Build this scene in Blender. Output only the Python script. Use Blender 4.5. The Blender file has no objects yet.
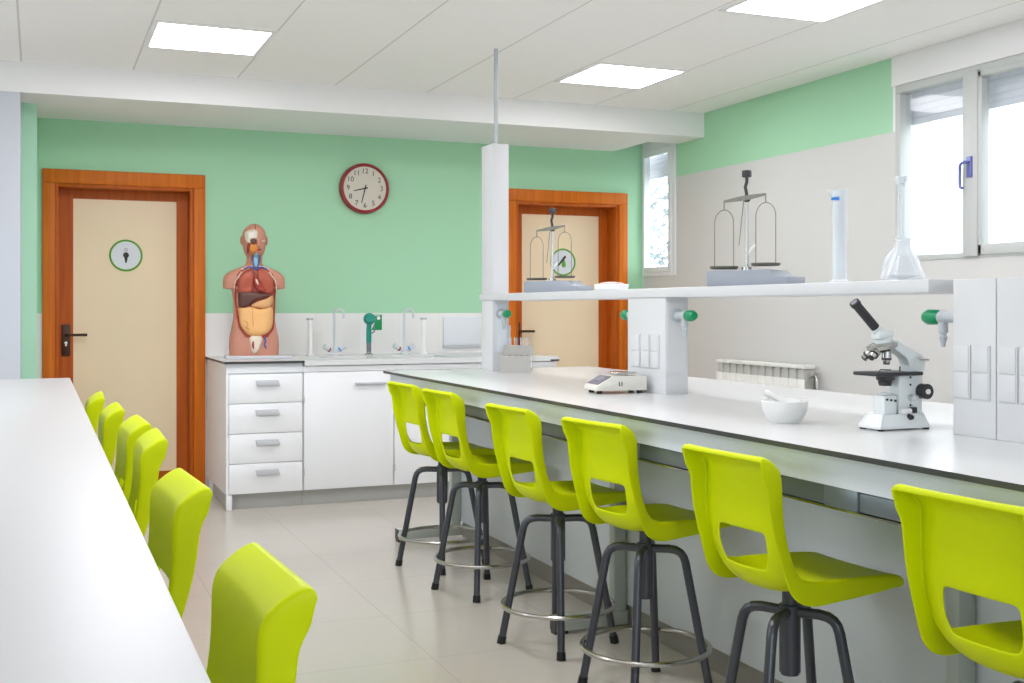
import bpy, bmesh, math, random
from mathutils import Vector, Matrix
random.seed(7)
PI = math.pi
SC = bpy.context.scene
COL = SC.collection

# ------------------------------------------------------------------ materials
def lin(c):
    c = c / 255.0
    return c / 12.92 if c <= 0.04045 else ((c + 0.055) / 1.055) ** 2.4
def rgb(r, g, b):
    return (lin(r), lin(g), lin(b), 1.0)
def mat(name, col, rough=0.5, metal=0.0, spec=0.5, coat=0.0, bump=0.0, bscale=60.0, var=0.0, vscale=3.0):
    m = bpy.data.materials.new(name); m.use_nodes = True
    nt = m.node_tree; b = nt.nodes['Principled BSDF']
    b.inputs['Base Color'].default_value = col
    b.inputs['Roughness'].default_value = rough
    b.inputs['Metallic'].default_value = metal
    b.inputs['Specular IOR Level'].default_value = spec
    b.inputs['Coat Weight'].default_value = coat
    tc = nt.nodes.new('ShaderNodeTexCoord')
    if bump:
        n = nt.nodes.new('ShaderNodeTexNoise'); n.inputs['Scale'].default_value = bscale
        bp = nt.nodes.new('ShaderNodeBump'); bp.inputs['Strength'].default_value = bump; bp.inputs['Distance'].default_value = 0.002
        nt.links.new(tc.outputs['Object'], n.inputs['Vector'])
        nt.links.new(n.outputs['Fac'], bp.inputs['Height']); nt.links.new(bp.outputs['Normal'], b.inputs['Normal'])
    if var:
        n = nt.nodes.new('ShaderNodeTexNoise'); n.inputs['Scale'].default_value = vscale; n.inputs['Detail'].default_value = 4
        mx = nt.nodes.new('ShaderNodeMix'); mx.data_type = 'RGBA'
        mx.inputs[6].default_value = tuple(x * (1 - var) for x in col[:3]) + (1,)
        mx.inputs[7].default_value = tuple(min(1, x * (1 + var)) for x in col[:3]) + (1,)
        nt.links.new(tc.outputs['Object'], n.inputs['Vector'])
        nt.links.new(n.outputs['Fac'], mx.inputs[0]); nt.links.new(mx.outputs[2], b.inputs['Base Color'])
    return m
def grid_mask(nt, specs):
    """0..1 mask, 1 on seams; specs = [(axis, size, offset, halfwidth, strength)]"""
    tc = nt.nodes.new('ShaderNodeTexCoord'); sp = nt.nodes.new('ShaderNodeSeparateXYZ')
    nt.links.new(tc.outputs['Object'], sp.inputs[0])
    out = None
    def M(op, a, b=None):
        n = nt.nodes.new('ShaderNodeMath'); n.operation = op
        for i, v in enumerate((a, b)):
            if v is None: continue
            if isinstance(v, (int, float)): n.inputs[i].default_value = v
            else: nt.links.new(v, n.inputs[i])
        return n.outputs[0]
    for ax, size, off, hw, st in specs:
        v = M('SUBTRACT', sp.outputs[ax], off)
        v = M('DIVIDE', v, size); v = M('ADD', v, 0.5); v = M('FRACT', v); v = M('SUBTRACT', v, 0.5)
        v = M('ABSOLUTE', v); v = M('LESS_THAN', v, hw / size); v = M('MULTIPLY', v, st)
        out = v if out is None else M('MAXIMUM', out, v)
    return out
def seam_mat(name, col, seam, specs, rough=0.5, var=0.0, vscale=2.0, spec=0.5, bump=0.0):
    m = mat(name, col, rough, spec=spec, var=var, vscale=vscale)
    nt = m.node_tree; b = nt.nodes['Principled BSDF']
    mask = grid_mask(nt, specs)
    mx = nt.nodes.new('ShaderNodeMix'); mx.data_type = 'RGBA'
    if b.inputs['Base Color'].links: nt.links.new(b.inputs['Base Color'].links[0].from_socket, mx.inputs[6])
    else: mx.inputs[6].default_value = col
    mx.inputs[7].default_value = seam
    nt.links.new(mask, mx.inputs[0]); nt.links.new(mx.outputs[2], b.inputs['Base Color'])
    return m
def wood_mat(name, c1, c2):
    m = mat(name, c1, 0.45, spec=0.25); nt = m.node_tree; b = nt.nodes['Principled BSDF']
    tc = nt.nodes.new('ShaderNodeTexCoord'); mp = nt.nodes.new('ShaderNodeMapping')
    mp.inputs['Scale'].default_value = (16, 16, 0.9)
    n = nt.nodes.new('ShaderNodeTexNoise'); n.inputs['Scale'].default_value = 2.2; n.inputs['Detail'].default_value = 6
    cr = nt.nodes.new('ShaderNodeValToRGB'); cr.color_ramp.elements[0].color = c2; cr.color_ramp.elements[1].color = c1
    cr.color_ramp.elements[0].position = 0.3; cr.color_ramp.elements[1].position = 0.7
    nt.links.new(tc.outputs['Object'], mp.inputs['Vector']); nt.links.new(mp.outputs[0], n.inputs['Vector'])
    nt.links.new(n.outputs['Fac'], cr.inputs[0]); nt.links.new(cr.outputs[0], b.inputs['Base Color'])
    return m
def emit_mat(name, col, strength):
    m = bpy.data.materials.new(name); m.use_nodes = True; nt = m.node_tree
    for n in list(nt.nodes): nt.nodes.remove(n)
    o = nt.nodes.new('ShaderNodeOutputMaterial'); e = nt.nodes.new('ShaderNodeEmission')
    e.inputs[0].default_value = col; e.inputs[1].default_value = strength
    nt.links.new(e.outputs[0], o.inputs[0]); return m
def pane_mat(name):
    m = bpy.data.materials.new(name); m.use_nodes = True; nt = m.node_tree
    for n in list(nt.nodes): nt.nodes.remove(n)
    o = nt.nodes.new('ShaderNodeOutputMaterial'); t = nt.nodes.new('ShaderNodeBsdfTransparent'); g = nt.nodes.new('ShaderNodeBsdfGlossy')
    g.inputs['Roughness'].default_value = 0.02; lw = nt.nodes.new('ShaderNodeLayerWeight'); lw.inputs[0].default_value = 0.5
    pw = nt.nodes.new('ShaderNodeMath'); pw.operation = 'POWER'; pw.inputs[1].default_value = 4.0; nt.links.new(lw.outputs['Facing'], pw.inputs[0])
    f = nt.nodes.new('ShaderNodeMath'); f.operation = 'MULTIPLY_ADD'; f.inputs[1].default_value = 0.12; f.inputs[2].default_value = 0.012; nt.links.new(pw.outputs[0], f.inputs[0])
    mx = nt.nodes.new('ShaderNodeMixShader'); t.inputs[0].default_value = (0.97, 0.98, 0.98, 1)
    nt.links.new(f.outputs[0], mx.inputs[0]); nt.links.new(t.outputs[0], mx.inputs[1]); nt.links.new(g.outputs[0], mx.inputs[2]); nt.links.new(mx.outputs[0], o.inputs[0])
    return m
def glass_mat(name, tint=(0.96, 0.98, 0.99, 1), haze=0.2):
    m = bpy.data.materials.new(name); m.use_nodes = True; nt = m.node_tree
    for n in list(nt.nodes): nt.nodes.remove(n)
    o = nt.nodes.new('ShaderNodeOutputMaterial'); t = nt.nodes.new('ShaderNodeBsdfTransparent'); t.inputs[0].default_value = tint
    p = nt.nodes.new('ShaderNodeBsdfPrincipled'); p.inputs['Base Color'].default_value = (0.9, 0.93, 0.95, 1); p.inputs['Roughness'].default_value = 0.08
    lw = nt.nodes.new('ShaderNodeLayerWeight'); lw.inputs[0].default_value = 0.35
    mr = nt.nodes.new('ShaderNodeMapRange'); mr.inputs['To Min'].default_value = haze; mr.inputs['To Max'].default_value = 0.85
    mx = nt.nodes.new('ShaderNodeMixShader')
    nt.links.new(lw.outputs['Facing'], mr.inputs['Value']); nt.links.new(mr.outputs[0], mx.inputs[0])
    nt.links.new(t.outputs[0], mx.inputs[1]); nt.links.new(p.outputs[0], mx.inputs[2]); nt.links.new(mx.outputs[0], o.inputs[0])
    return m

M = {}
M['green'] = mat('green paint', rgb(167, 216, 178), 0.6, var=0.02, vscale=1.2)
M['greenpale'] = mat('pale green paint', rgb(178, 226, 196), 0.6)
M['white'] = mat('white paint', rgb(240, 240, 240), 0.6)
M['tile'] = seam_mat('white wall tile', rgb(238, 236, 234), rgb(222, 220, 216), [(0, 0.3, 0.0, 0.0015, 0.6), (2, 0.3, 0.3, 0.0015, 0.6)], 0.25)
M['beige'] = seam_mat('beige wall tile', rgb(209, 208, 205), rgb(203, 202, 198), [(1, 0.6, 0.1, 0.0015, 0.4), (2, 0.3, 0.1, 0.0015, 0.4)], 0.35, var=0.015)
M['ceil'] = seam_mat('ceiling panels', rgb(251, 250, 248), rgb(206, 202, 198), [(0, 0.6, 0.513, 0.005, 0.75), (1, 0.6, 5.78, 0.003, 0.12)], 0.7, var=0.012)
M['floor'] = seam_mat('floor tile', rgb(200, 193, 183), rgb(168, 160, 150), [(0, 0.6, 0.08, 0.002, 0.5), (1, 0.6, 0.24, 0.002, 0.5)], 0.19, var=0.035, vscale=2.5)
M['lam'] = mat('white laminate', rgb(242, 243, 245), 0.3)
M['col'] = mat('column laminate', rgb(214, 215, 217), 0.4)
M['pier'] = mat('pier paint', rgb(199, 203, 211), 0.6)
M['top'] = mat('white worktop', rgb(218, 219, 219), 0.24)
M['edge'] = mat('dark worktop edge', rgb(58, 60, 60), 0.4)
M['panel'] = mat('pale blue white panel', rgb(220, 226, 232), 0.35)
M['grey'] = mat('light grey metal', rgb(200, 202, 206), 0.4, 0.0)
M['plinth'] = mat('grey plinth', rgb(182, 182, 178), 0.4)
M['plinthd'] = mat('dark grey plinth', rgb(150, 146, 138), 0.45)
M['steel'] = mat('steel', rgb(190, 188, 184), 0.25, 1.0)
M['dsteel'] = mat('dull grey steel', rgb(120, 128, 134), 0.4, 0.5)
M['lime'] = mat('lime plastic', rgb(212, 226, 0), 0.42, spec=0.18, bump=0.05, bscale=400)
M['leg'] = mat('charcoal tube', rgb(84, 86, 94), 0.32, 0.55)
M['rubber'] = mat('black rubber', rgb(30, 30, 32), 0.6)
M['black'] = mat('black plastic', rgb(44, 44, 46), 0.4)
M['wood'] = wood_mat('orange brown wood', rgb(218, 118, 26), rgb(196, 98, 18))
M['woodd'] = wood_mat('inner brown wood', rgb(196, 98, 22), rgb(172, 80, 14))
M['cream'] = mat('cream door panel', rgb(246, 225, 190), 0.45, var=0.02)
M['bronze'] = mat('dark bronze', rgb(70, 44, 26), 0.4, 0.3)
M['red'] = mat('dark red plastic', rgb(150, 34, 44), 0.35)
M['face'] = mat('clock face', rgb(214, 206, 192), 0.5)
M['ink'] = mat('dark print', rgb(52, 50, 50), 0.6)
M['ring'] = mat('green print', rgb(104, 172, 56), 0.5)
M['sign'] = mat('pale sign disc', rgb(222, 226, 232), 0.4)
M['sgreen'] = mat('safety green', rgb(16, 146, 84), 0.4)
M['knobgreen'] = mat('green tap knob', rgb(0, 140, 88), 0.3)
M['teal'] = mat('teal plastic', rgb(14, 140, 122), 0.35)
M['tapgrey'] = mat('grey tap paint', rgb(186, 192, 196), 0.35)
M['alu'] = mat('window frame paint', rgb(192, 195, 192), 0.4)
M['pvc'] = mat('white window frame', rgb(228, 231, 232), 0.4)
M['lilac'] = mat('blue violet handle', rgb(112, 118, 178), 0.35, 0.3)
def shutter_mat():
    m = mat('roller shutter', rgb(224, 224, 228), 0.5); nt = m.node_tree; b = nt.nodes['Principled BSDF']
    tr = nt.nodes.new('ShaderNodeBsdfTranslucent'); tr.inputs[0].default_value = rgb(226, 228, 232); mx = nt.nodes.new('ShaderNodeMixShader'); mx.inputs[0].default_value = 0.3
    nt.links.new(b.outputs[0], mx.inputs[1]); nt.links.new(tr.outputs[0], mx.inputs[2]); nt.links.new(mx.outputs[0], nt.nodes['Material Output'].inputs[0]); return m
M['shutter'] = shutter_mat()
M['pane'] = pane_mat('window pane')
M['glass'] = glass_mat('lab glass', (0.98, 0.985, 0.99, 1), 0.1)
M['plast'] = glass_mat('clear plastic', (0.93, 0.95, 0.97, 1), 0.45)
M['rad'] = mat('radiator enamel', rgb(232, 231, 226), 0.35)
M['radd'] = mat('radiator grille grey', rgb(190, 190, 184), 0.5)
M['balance'] = mat('blue grey enamel', rgb(150, 156, 166), 0.4)
M['wire'] = mat('grey wire', rgb(128, 124, 116), 0.4, 0.4)
M['pan'] = mat('dull pan metal', rgb(112, 110, 100), 0.35, 0.6)
M['ivory'] = mat('ivory plastic', rgb(228, 226, 216), 0.4)
M['lcd'] = mat('grey display', rgb(150, 152, 160), 0.3)
M['violet'] = mat('grey violet keypad', rgb(128, 122, 136), 0.4)
M['porc'] = mat('unglazed porcelain', rgb(228, 228, 226), 0.45)
M['mwhite'] = mat('microscope enamel', rgb(226, 231, 232), 0.3)
M['blue'] = mat('blue print', rgb(50, 130, 210), 0.5)
M['rackgrey'] = mat('rack plastic', rgb(186, 183, 178), 0.4)
M['skin'] = mat('model skin', rgb(200, 138, 116), 0.5, var=0.03)
M['cavity'] = mat('cavity lining', rgb(140, 52, 40), 0.5)
M['lung'] = mat('lung red brown', rgb(176, 84, 62), 0.45, var=0.08, vscale=14)
M['heart'] = mat('heart red', rgb(160, 56, 44), 0.4)
M['liver'] = mat('liver dark brown', rgb(96, 58, 52), 0.35)
M['stomach'] = mat('stomach ochre', rgb(226, 172, 118), 0.45)
M['gut'] = mat('intestine ochre', rgb(236, 180, 116), 0.45, var=0.06, vscale=25)
M['bone'] = mat('bone white', rgb(222, 210, 190), 0.5)
M['vein'] = mat('vein blue', rgb(74, 96, 170), 0.4)
M['trach'] = mat('trachea blue', rgb(140, 196, 216), 0.4)
M['orange'] = mat('muscle orange', rgb(218, 138, 60), 0.5)
M['leaf'] = mat('pale leaves', rgb(146, 156, 156), 0.6, var=0.25, vscale=1.5)
M['bark'] = mat('bark', rgb(120, 110, 100), 0.8)
M['ground'] = mat('ground', rgb(170, 168, 160), 0.8)
M['pink'] = mat('pinkish content', rgb(192, 166, 160), 0.5)

# ------------------------------------------------------------------ mesh builder
class MB:
    def __init__(s): s.bm = bmesh.new()
    def _merge(s, t, mi, mtx=None):
        for f in t.faces: f.material_index = mi
        if mtx is not None: bmesh.ops.transform(t, matrix=mtx, verts=t.verts)
        me = bpy.data.meshes.new('tmp'); t.to_mesh(me); t.free(); s.bm.from_mesh(me); bpy.data.meshes.remove(me); return s
    def box(s, x0, x1, y0, y1, z0, z1, b=0.0, mi=0, seg=2, mtx=None):
        t = bmesh.new(); bmesh.ops.create_cube(t, size=1.0)
        for v in t.verts: v.co = Vector(((x0 + x1) / 2 + v.co.x * (x1 - x0), (y0 + y1) / 2 + v.co.y * (y1 - y0), (z0 + z1) / 2 + v.co.z * (z1 - z0)))
        if b: bmesh.ops.bevel(t, geom=list(t.edges), offset=b, segments=seg, profile=0.5, affect='EDGES')
        return s._merge(t, mi, mtx)
    def cyl(s, p0, p1, r0, r1=None, seg=20, mi=0, mtx=None):
        r1 = r0 if r1 is None else r1
        p0, p1 = Vector(p0), Vector(p1); d = p1 - p0
        t = bmesh.new(); bmesh.ops.create_cone(t, cap_ends=True, cap_tris=False, segments=seg, radius1=max(r0, 1e-5), radius2=max(r1, 1e-5), depth=d.length)
        m = Matrix.Translation((p0 + p1) / 2) @ d.to_track_quat('Z', 'Y').to_matrix().to_4x4()
        return s._merge(t, mi, m if mtx is None else mtx @ m)
    def ball(s, c, r, sc=(1, 1, 1), mi=0, seg=20, mtx=None):
        t = bmesh.new(); bmesh.ops.create_uvsphere(t, u_segments=seg, v_segments=max(8, seg // 2), radius=r)
        m = Matrix.Translation(Vector(c)) @ Matrix.Diagonal((*sc, 1))
        return s._merge(t, mi, m if mtx is None else mtx @ m)
    def tube(s, pts, r, seg=10, closed=False, mi=0, mtx=None):
        pts = [Vector(p) for p in pts]; n = len(pts); t = bmesh.new(); rings = []
        rs = r if isinstance(r, (list, tuple)) else [r] * n
        up = None
        for i, p in enumerate(pts):
            a = pts[i - 1] if (i > 0 or closed) else pts[i]; b = pts[(i + 1) % n] if (i < n - 1 or closed) else pts[i]
            tg = (b - a).normalized()
            if up is None:
                up = Vector((0, 0, 1)) if abs(tg.z) < 0.9 else Vector((1, 0, 0))
            up = (up - tg * up.dot(tg)).normalized(); side = tg.cross(up)
            rings.append([t.verts.new(p + (up * math.cos(2 * PI * k / seg) + side * math.sin(2 * PI * k / seg)) * rs[i]) for k in range(seg)])
        for i in range(n if closed else n - 1):
            A, B = rings[i], rings[(i + 1) % n]
            for k in range(seg): t.faces.new((A[k], A[(k + 1) % seg], B[(k + 1) % seg], B[k]))
        if not closed:
            t.faces.new(rings[0][::-1]); t.faces.new(rings[-1])
        bmesh.ops.recalc_face_normals(t, faces=t.faces)
        return s._merge(t, mi, mtx)
    def lathe(s, prof, c=(0, 0, 0), seg=32, mi=0, mtx=None, sx=1.0, sy=1.0):
        t = bmesh.new(); rings = []
        for r, z in prof:
            if r < 1e-6: rings.append([t.verts.new((c[0], c[1], c[2] + z))])
            else: rings.append([t.verts.new((c[0] + sx * r * math.cos(2 * PI * k / seg), c[1] + sy * r * math.sin(2 * PI * k / seg), c[2] + z)) for k in range(seg)])
        for A, B in zip(rings, rings[1:]):
            for k in range(seg):
                q = (k + 1) % seg
                if len(A) == 1 and len(B) == 1: continue
                if len(A) == 1: t.faces.new((A[0], B[q], B[k]))
                elif len(B) == 1: t.faces.new((A[k], A[q], B[0]))
                else: t.faces.new((A[k], A[q], B[q], B[k]))
        bmesh.ops.recalc_face_normals(t, faces=t.faces)
        return s._merge(t, mi, mtx)
    def prism(s, poly, h0, h1, axis='y', mi=0, b=0.0, mtx=None):
        """poly in the plane across `axis`: y -> (x,z); x -> (y,z); z -> (x,y)"""
        t = bmesh.new()
        def P(a, c, h): return {'y': (a, h, c), 'x': (h, a, c), 'z': (a, c, h)}[axis]
        A = [t.verts.new(P(a, c, h0)) for a, c in poly]; B = [t.verts.new(P(a, c, h1)) for a, c in poly]
        n = len(poly); t.faces.new(A); t.faces.new(B)
        for k in range(n): t.faces.new((A[k], A[(k + 1) % n], B[(k + 1) % n], B[k]))
        bmesh.ops.recalc_face_normals(t, faces=t.faces)
        if b: bmesh.ops.bevel(t, geom=list(t.edges), offset=b, segments=2, profile=0.5, affect='EDGES')
        return s._merge(t, mi, mtx)
    def quads(s, verts, faces, mi=0, mtx=None):
        t = bmesh.new(); V = [t.verts.new(v) for v in verts]
        for f in faces: t.faces.new([V[i] for i in f])
        bmesh.ops.recalc_face_normals(t, faces=t.faces)
        return s._merge(t, mi, mtx)
    def build(s, name, mats, parent=None, smooth=True, ang=35):
        me = bpy.data.meshes.new(name); s.bm.to_mesh(me); s.bm.free()
        for m in (mats if isinstance(mats, (list, tuple)) else [mats]): me.materials.append(m)
        if smooth:
            for p in me.polygons: p.use_smooth = True
            me.set_sharp_from_angle(angle=math.radians(ang))
        o = bpy.data.objects.new(name, me); COL.objects.link(o)
        if parent is not None: o.parent = parent
        return o
def tag(o, label=None, cat=None, group=None, kind=None):
    if label: o['label'] = label
    if cat: o['category'] = cat
    if group: o['group'] = group
    if kind: o['kind'] = kind
    return o
def thing(name, loc, label=None, cat=None, rz=0.0, group=None, kind=None):
    o = bpy.data.objects.new(name, None); COL.objects.link(o); o.empty_display_size = 0.1
    o.location = loc; o.rotation_euler = (0, 0, rz)
    return tag(o, label, cat, group, kind)
def dup(root, loc, rz=0.0, label=None, group=None):
    r = root.copy(); COL.objects.link(r); r.location = loc; r.rotation_euler = (0, 0, rz)
    if label: r['label'] = label
    if group: r['group'] = group
    for ch in list(root.children):
        c = ch.copy(); COL.objects.link(c); c.parent = r
        for g in list(ch.children):
            d = g.copy(); COL.objects.link(d); d.parent = c
    return r
def arc(c, r, a0, a1, n, plane='xz', y=0.0):
    out = []
    for i in range(n + 1):
        a = math.radians(a0 + (a1 - a0) * i / n)
        p = (c[0] + r * math.cos(a), c[1] + r * math.sin(a))
        out.append((p[0], y, p[1]) if plane == 'xz' else (y, p[0], p[1]) if plane == 'yz' else (p[0], p[1], y))
    return out

# ------------------------------------------------------------------ room shell
XL, XR, YF, YB, ZC = -2.6, 4.386, -2.2, 7.95, 2.62
SOF = 2.448; YBM = 7.05
W = 0.25
S = 'structure'
m = MB().box(XL - W, XR + W, YF - W, YB + W, -0.15, 0); tag(m.build('floor', M['floor'], smooth=False), kind=S)
m = MB().box(XL - W, XR + W, YF - W, YB + W, ZC, ZC + 0.15); tag(m.build('ceiling', M['ceil'], smooth=False), kind=S)

# back wall with two door openings
D1, D2 = 0.025, 3.228
DW, DH, AW = 1.015, 2.124, 0.075
m = MB()
def green_over_tile(x0, x1, z0=0.0, z1=ZC):
    if z0 < 1.196: m.box(x0, x1, YB, YB + W, z0, 1.196, mi=1)
    m.box(x0, x1, YB, YB + W, max(z0, 1.196), z1, mi=0)
o1a, o1b, o2a, o2b = D1 + AW, D1 + DW - AW, D2 + AW, D2 + DW - AW
OT = DH - 0.09
green_over_tile(XL, o1a); green_over_tile(o1a, o1b, OT); green_over_tile(o1b, o2a); green_over_tile(o2a, o2b, OT); green_over_tile(o2b, XR)
tag(m.build('wall_back', [M['green'], M['tile']], smooth=False), kind=S)

# right wall: beige tiles, green band, white over the window; two window openings
A0, A1, AZ0, AZ1 = 3.93, 5.07, 1.485, 2.456           # big window
B0, B1, BZ0, BZ1 = 7.44, 7.95, 1.477, 2.575           # narrow window in the corner
BORD = 2.207
m = MB()
def rw(y0, y1, z0, z1, up):
    if z0 < BORD: m.box(XR, XR + W, y0, y1, z0, min(z1, BORD), mi=0)
    if z1 > BORD: m.box(XR, XR + W, y0, y1, max(z0, BORD), z1, mi=up)
rw(YF, A0, 0, ZC, 2); rw(A0, A1, 0, AZ0, 2); rw(A0, A1, AZ1, ZC, 2); rw(A1, 5.094, 0, ZC, 2); rw(5.094, B0, 0, ZC, 1)
rw(B0, B1, 0, BZ0, 1); rw(B0, B1, BZ1, ZC, 2); m.box(XR, XR + 0.05, B1, YB + W, 0, ZC, mi=2)
tag(m.build('wall_right', [M['beige'], M['green'], M['white']], smooth=False), kind=S)
# shutter box band above the big window
m = MB().box(XR - 0.012, XR, 1.2, 5.094, AZ1, ZC, b=0.003); tag(m.build('trim_1', M['white']), kind=S)

# left wall (out of the picture) with a daylight window, front wall
L0, L1, LZ0, LZ1 = 2.2, 6.2, 0.95, 2.4
m = MB()
m.box(XL - W, XL, YF, L0, 0, ZC); m.box(XL - W, XL, L1, YB, 0, ZC); m.box(XL - W, XL, L0, L1, 0, LZ0); m.box(XL - W, XL, L0, L1, LZ1, ZC)
tag(m.build('wall_left', M['white'], smooth=False), kind=S)
F0, F1 = -1.8, 3.2
m = MB().box(XL - W, F0, YF - W, YF, 0, ZC).box(F1, XR + W, YF - W, YF, 0, ZC).box(F0, F1, YF - W, YF, 0, 0.95).box(F0, F1, YF - W, YF, 2.4, ZC)
tag(m.build('wall_front', M['white'], smooth=False), kind=S)
# beam / dropped soffit along the back wall, with the pocket over the corner window
m = MB().box(XL, 4.13, YBM, YB, SOF, ZC).box(4.13, XR, YBM, 7.40, SOF, ZC).box(4.13, XR, 7.40, YB, 2.585, ZC)
tag(m.build('trim_2', M['white'], smooth=False), kind=S)
# projecting white pier at far left and its green return
m = MB().box(XL, -0.092, YBM + 0.002, YB, 0, SOF); tag(m.build('wall_pier', M['pier'], smooth=False), kind=S)
m = MB().box(-0.092, -0.006, 7.41, YB, 0, SOF); tag(m.build('wall_return', M['greenpale'], smooth=False), kind=S)
# baseboard on the back wall between door and cabinets is hidden; one along the right wall
m = MB().box(XR - 0.012, XR, YF, B1, 0, 0.08, b=0.003); tag(m.build('baseboard_right', M['beige']), kind=S)

# ------------------------------------------------------------------ doors
def door(n, X0):
    d = thing('door_%d' % n, (X0, YB, 0), kind=S)
    m = MB(); a = AW
    for x0, x1 in ((0, a), (DW - a, DW)): m.box(x0, x1, -0.022, 0.0, 0, DH - 0.09, b=0.004)
    m.box(0, DW, -0.022, 0.0, DH - 0.09, DH, b=0.004)
    m.build('architrave', M['wood'], d)
    m = MB(); r = 0.15
    m.box(a - 0.001, a + 0.022, -0.012, r, 0, OT, b=0.003).box(DW - a - 0.022, DW - a + 0.001, -0.012, r, 0, OT, b=0.003).box(a + 0.022, DW - a - 0.022, -0.012, r, OT - 0.022, OT, b=0.003)
    m.build('jamb', M['woodd'], d)
    lx0, lx1 = a + 0.0215, DW - a - 0.0215
    px0, px1, pz1, pz0 = 0.189, 0.845, 1.952, 0.13
    m = MB(); y0, y1 = r - 0.008, r + 0.035; zt = OT - 0.0215
    m.box(lx0, px0, y0, y1, 0.001, zt).box(px1, lx1, y0, y1, 0.001, zt).box(px0, px1, y0, y1, pz1, zt).box(px0, px1, y0, y1, 0.001, pz0)
    lf = m.build('leaf', M['woodd'], d)
    m = MB().box(px0, px1, r - 0.002, r + 0.03, pz0, pz1); m.build('panel', M['cream'], lf)
    m = MB().box(px0 - 0.072, px0 - 0.018, y0 - 0.008, y0, 0.915, 1.125, b=0.003)
    hp = m.build('handle_plate', M['bronze'], d)
    hx = px0 - 0.045
    m = MB().tube([(hx, y0 - 0.006, 1.055), (hx, y0 - 0.035, 1.055), (hx + 0.012, y0 - 0.047, 1.055), (hx + 0.02, y0 - 0.047, 1.055), (hx + 0.13, y0 - 0.047, 1.055)], 0.009)
    m.build('lever', M['bronze'], hp)
    m = MB().cyl((hx, y0 - 0.012, 1.002), (hx, y0 - 0.008, 1.002), 0.009).box(hx - 0.005, hx + 0.005, y0 - 0.012, y0 - 0.008, 0.982, 1.0)
    m.build('keyhole', M['steel'], hp)
    return d
door(1, D1); door(2, D2)
def door_sign(x, z, label, kind):
    t = thing('toilet_sign', (x, YB + 0.15 - 0.003, z), label, 'sign')
    MB().cyl((0, 0, 0), (0, -0.004, 0), 0.1, seg=40).build('disc', M['sign'], t)
    MB().tube([(0.1 * math.cos(a), -0.004, 0.1 * math.sin(a)) for a in [2 * PI * k / 48 for k in range(48)]], 0.0065, 8, True).build('ring', M['ring'], t)
    if kind == 0:
        m = MB().cyl((0, -0.004, 0.002), (0, -0.006, 0.002), 0.019).prism([(-0.012, -0.008), (0.012, -0.008), (0.004, -0.05), (-0.004, -0.05)], -0.006, -0.004)
        m.box(-0.0075, -0.0045, -0.006, -0.004, 0.024, 0.05).box(0.0045, 0.0075, -0.006, -0.004, 0.024, 0.05)
        m.build('figure_mark', M['ink'], t)
    else:
        m = MB().prism([(-0.006, 0.03), (0.008, 0.03), (0.024, -0.02), (0.016, -0.04), (-0.006, -0.04), (-0.014, -0.02)], -0.006, -0.004)
        m.build('figure_mark', M['ring'], t)
        m = MB().prism([(-0.05, -0.026), (-0.04, -0.032), (0.024, 0.036), (0.02, 0.052), (0.008, 0.046)], -0.008, -0.006); m.build('arm_mark', M['ink'], t)
    return t
door_sign(0.544, 1.583, 'round toilet sign with green rim on the left-hand cream door, dark upright figure', 0)
door_sign(3.764, 1.588, 'round toilet sign with green rim on the door behind the shelf, half green figure', 1)

# ------------------------------------------------------------------ windows
def window_big():
    w = thing('window_1', (XR, 0, 0), kind=S)
    m = MB(); t = 0.035; x0, x1 = -0.006, 0.07
    m.box(x0, x1, A0, A1, AZ1 - 0.045, AZ1, b=0.004).box(x0, x1, A0, A1, AZ0, AZ0 + 0.03, b=0.004)
    m.box(x0, x1, A1 - 0.04, A1, AZ0 + 0.03, AZ1 - 0.045, b=0.004).box(x0, x1, A0, A0 + 0.04, AZ0 + 0.03, AZ1 - 0.045, b=0.004)
    m.build('frame', M['alu'], w)
    MB().box(-0.02, 0.05, 4.455, 4.555, AZ0 + 0.008, AZ1 - 0.025, b=0.003).build('mullion', M['alu'], w)
    m = MB(); a, b = A0 + 0.035, 4.462; z0, z1 = AZ0 + 0.012, AZ1 - 0.035
    m.box(-0.014, 0.04, a, b, z0, z0 + 0.055, b=0.005).box(-0.014, 0.04, a, b, z1 - 0.03, z1, b=0.005).box(-0.014, 0.04, b - 0.03, b, z0, z1, b=0.005).box(-0.014, 0.04, a, a + 0.05, z0, z1, b=0.005)
    m.build('sash', M['alu'], w)
    m = MB().box(0.018, 0.022, A0 + 0.03, 4.47, AZ0 + 0.03, AZ1 - 0.035).box(0.028, 0.032, 4.54, A1 - 0.02, AZ0 + 0.015, AZ1 - 0.03)
    m.build('pane', M['pane'], w)
    m = MB()
    n = 5; h = 0.036
    for k in range(n):
        z = AZ1 - 0.03 - k * h
        m.box(0.11, 0.122, A0, A1, z - h + 0.001, z, b=0.002)
    m.build('roller_shutter', M['shutter'], w)
    h = MB().box(-0.03, -0.018, 4.485, 4.52, 1.892, 1.998, b=0.003).build('handle_plate', M['lilac'], w)
    MB().tube([(-0.03, 4.503, 1.968), (-0.045, 4.503, 1.968), (-0.052, 4.51, 1.968), (-0.053, 4.53, 1.964), (-0.053, 4.538, 1.95), (-0.053, 4.538, 1.855), (-0.053, 4.534, 1.842), (-0.053, 4.52, 1.838)], 0.0085).build('lever', M['lilac'], h)
window_big()
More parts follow.
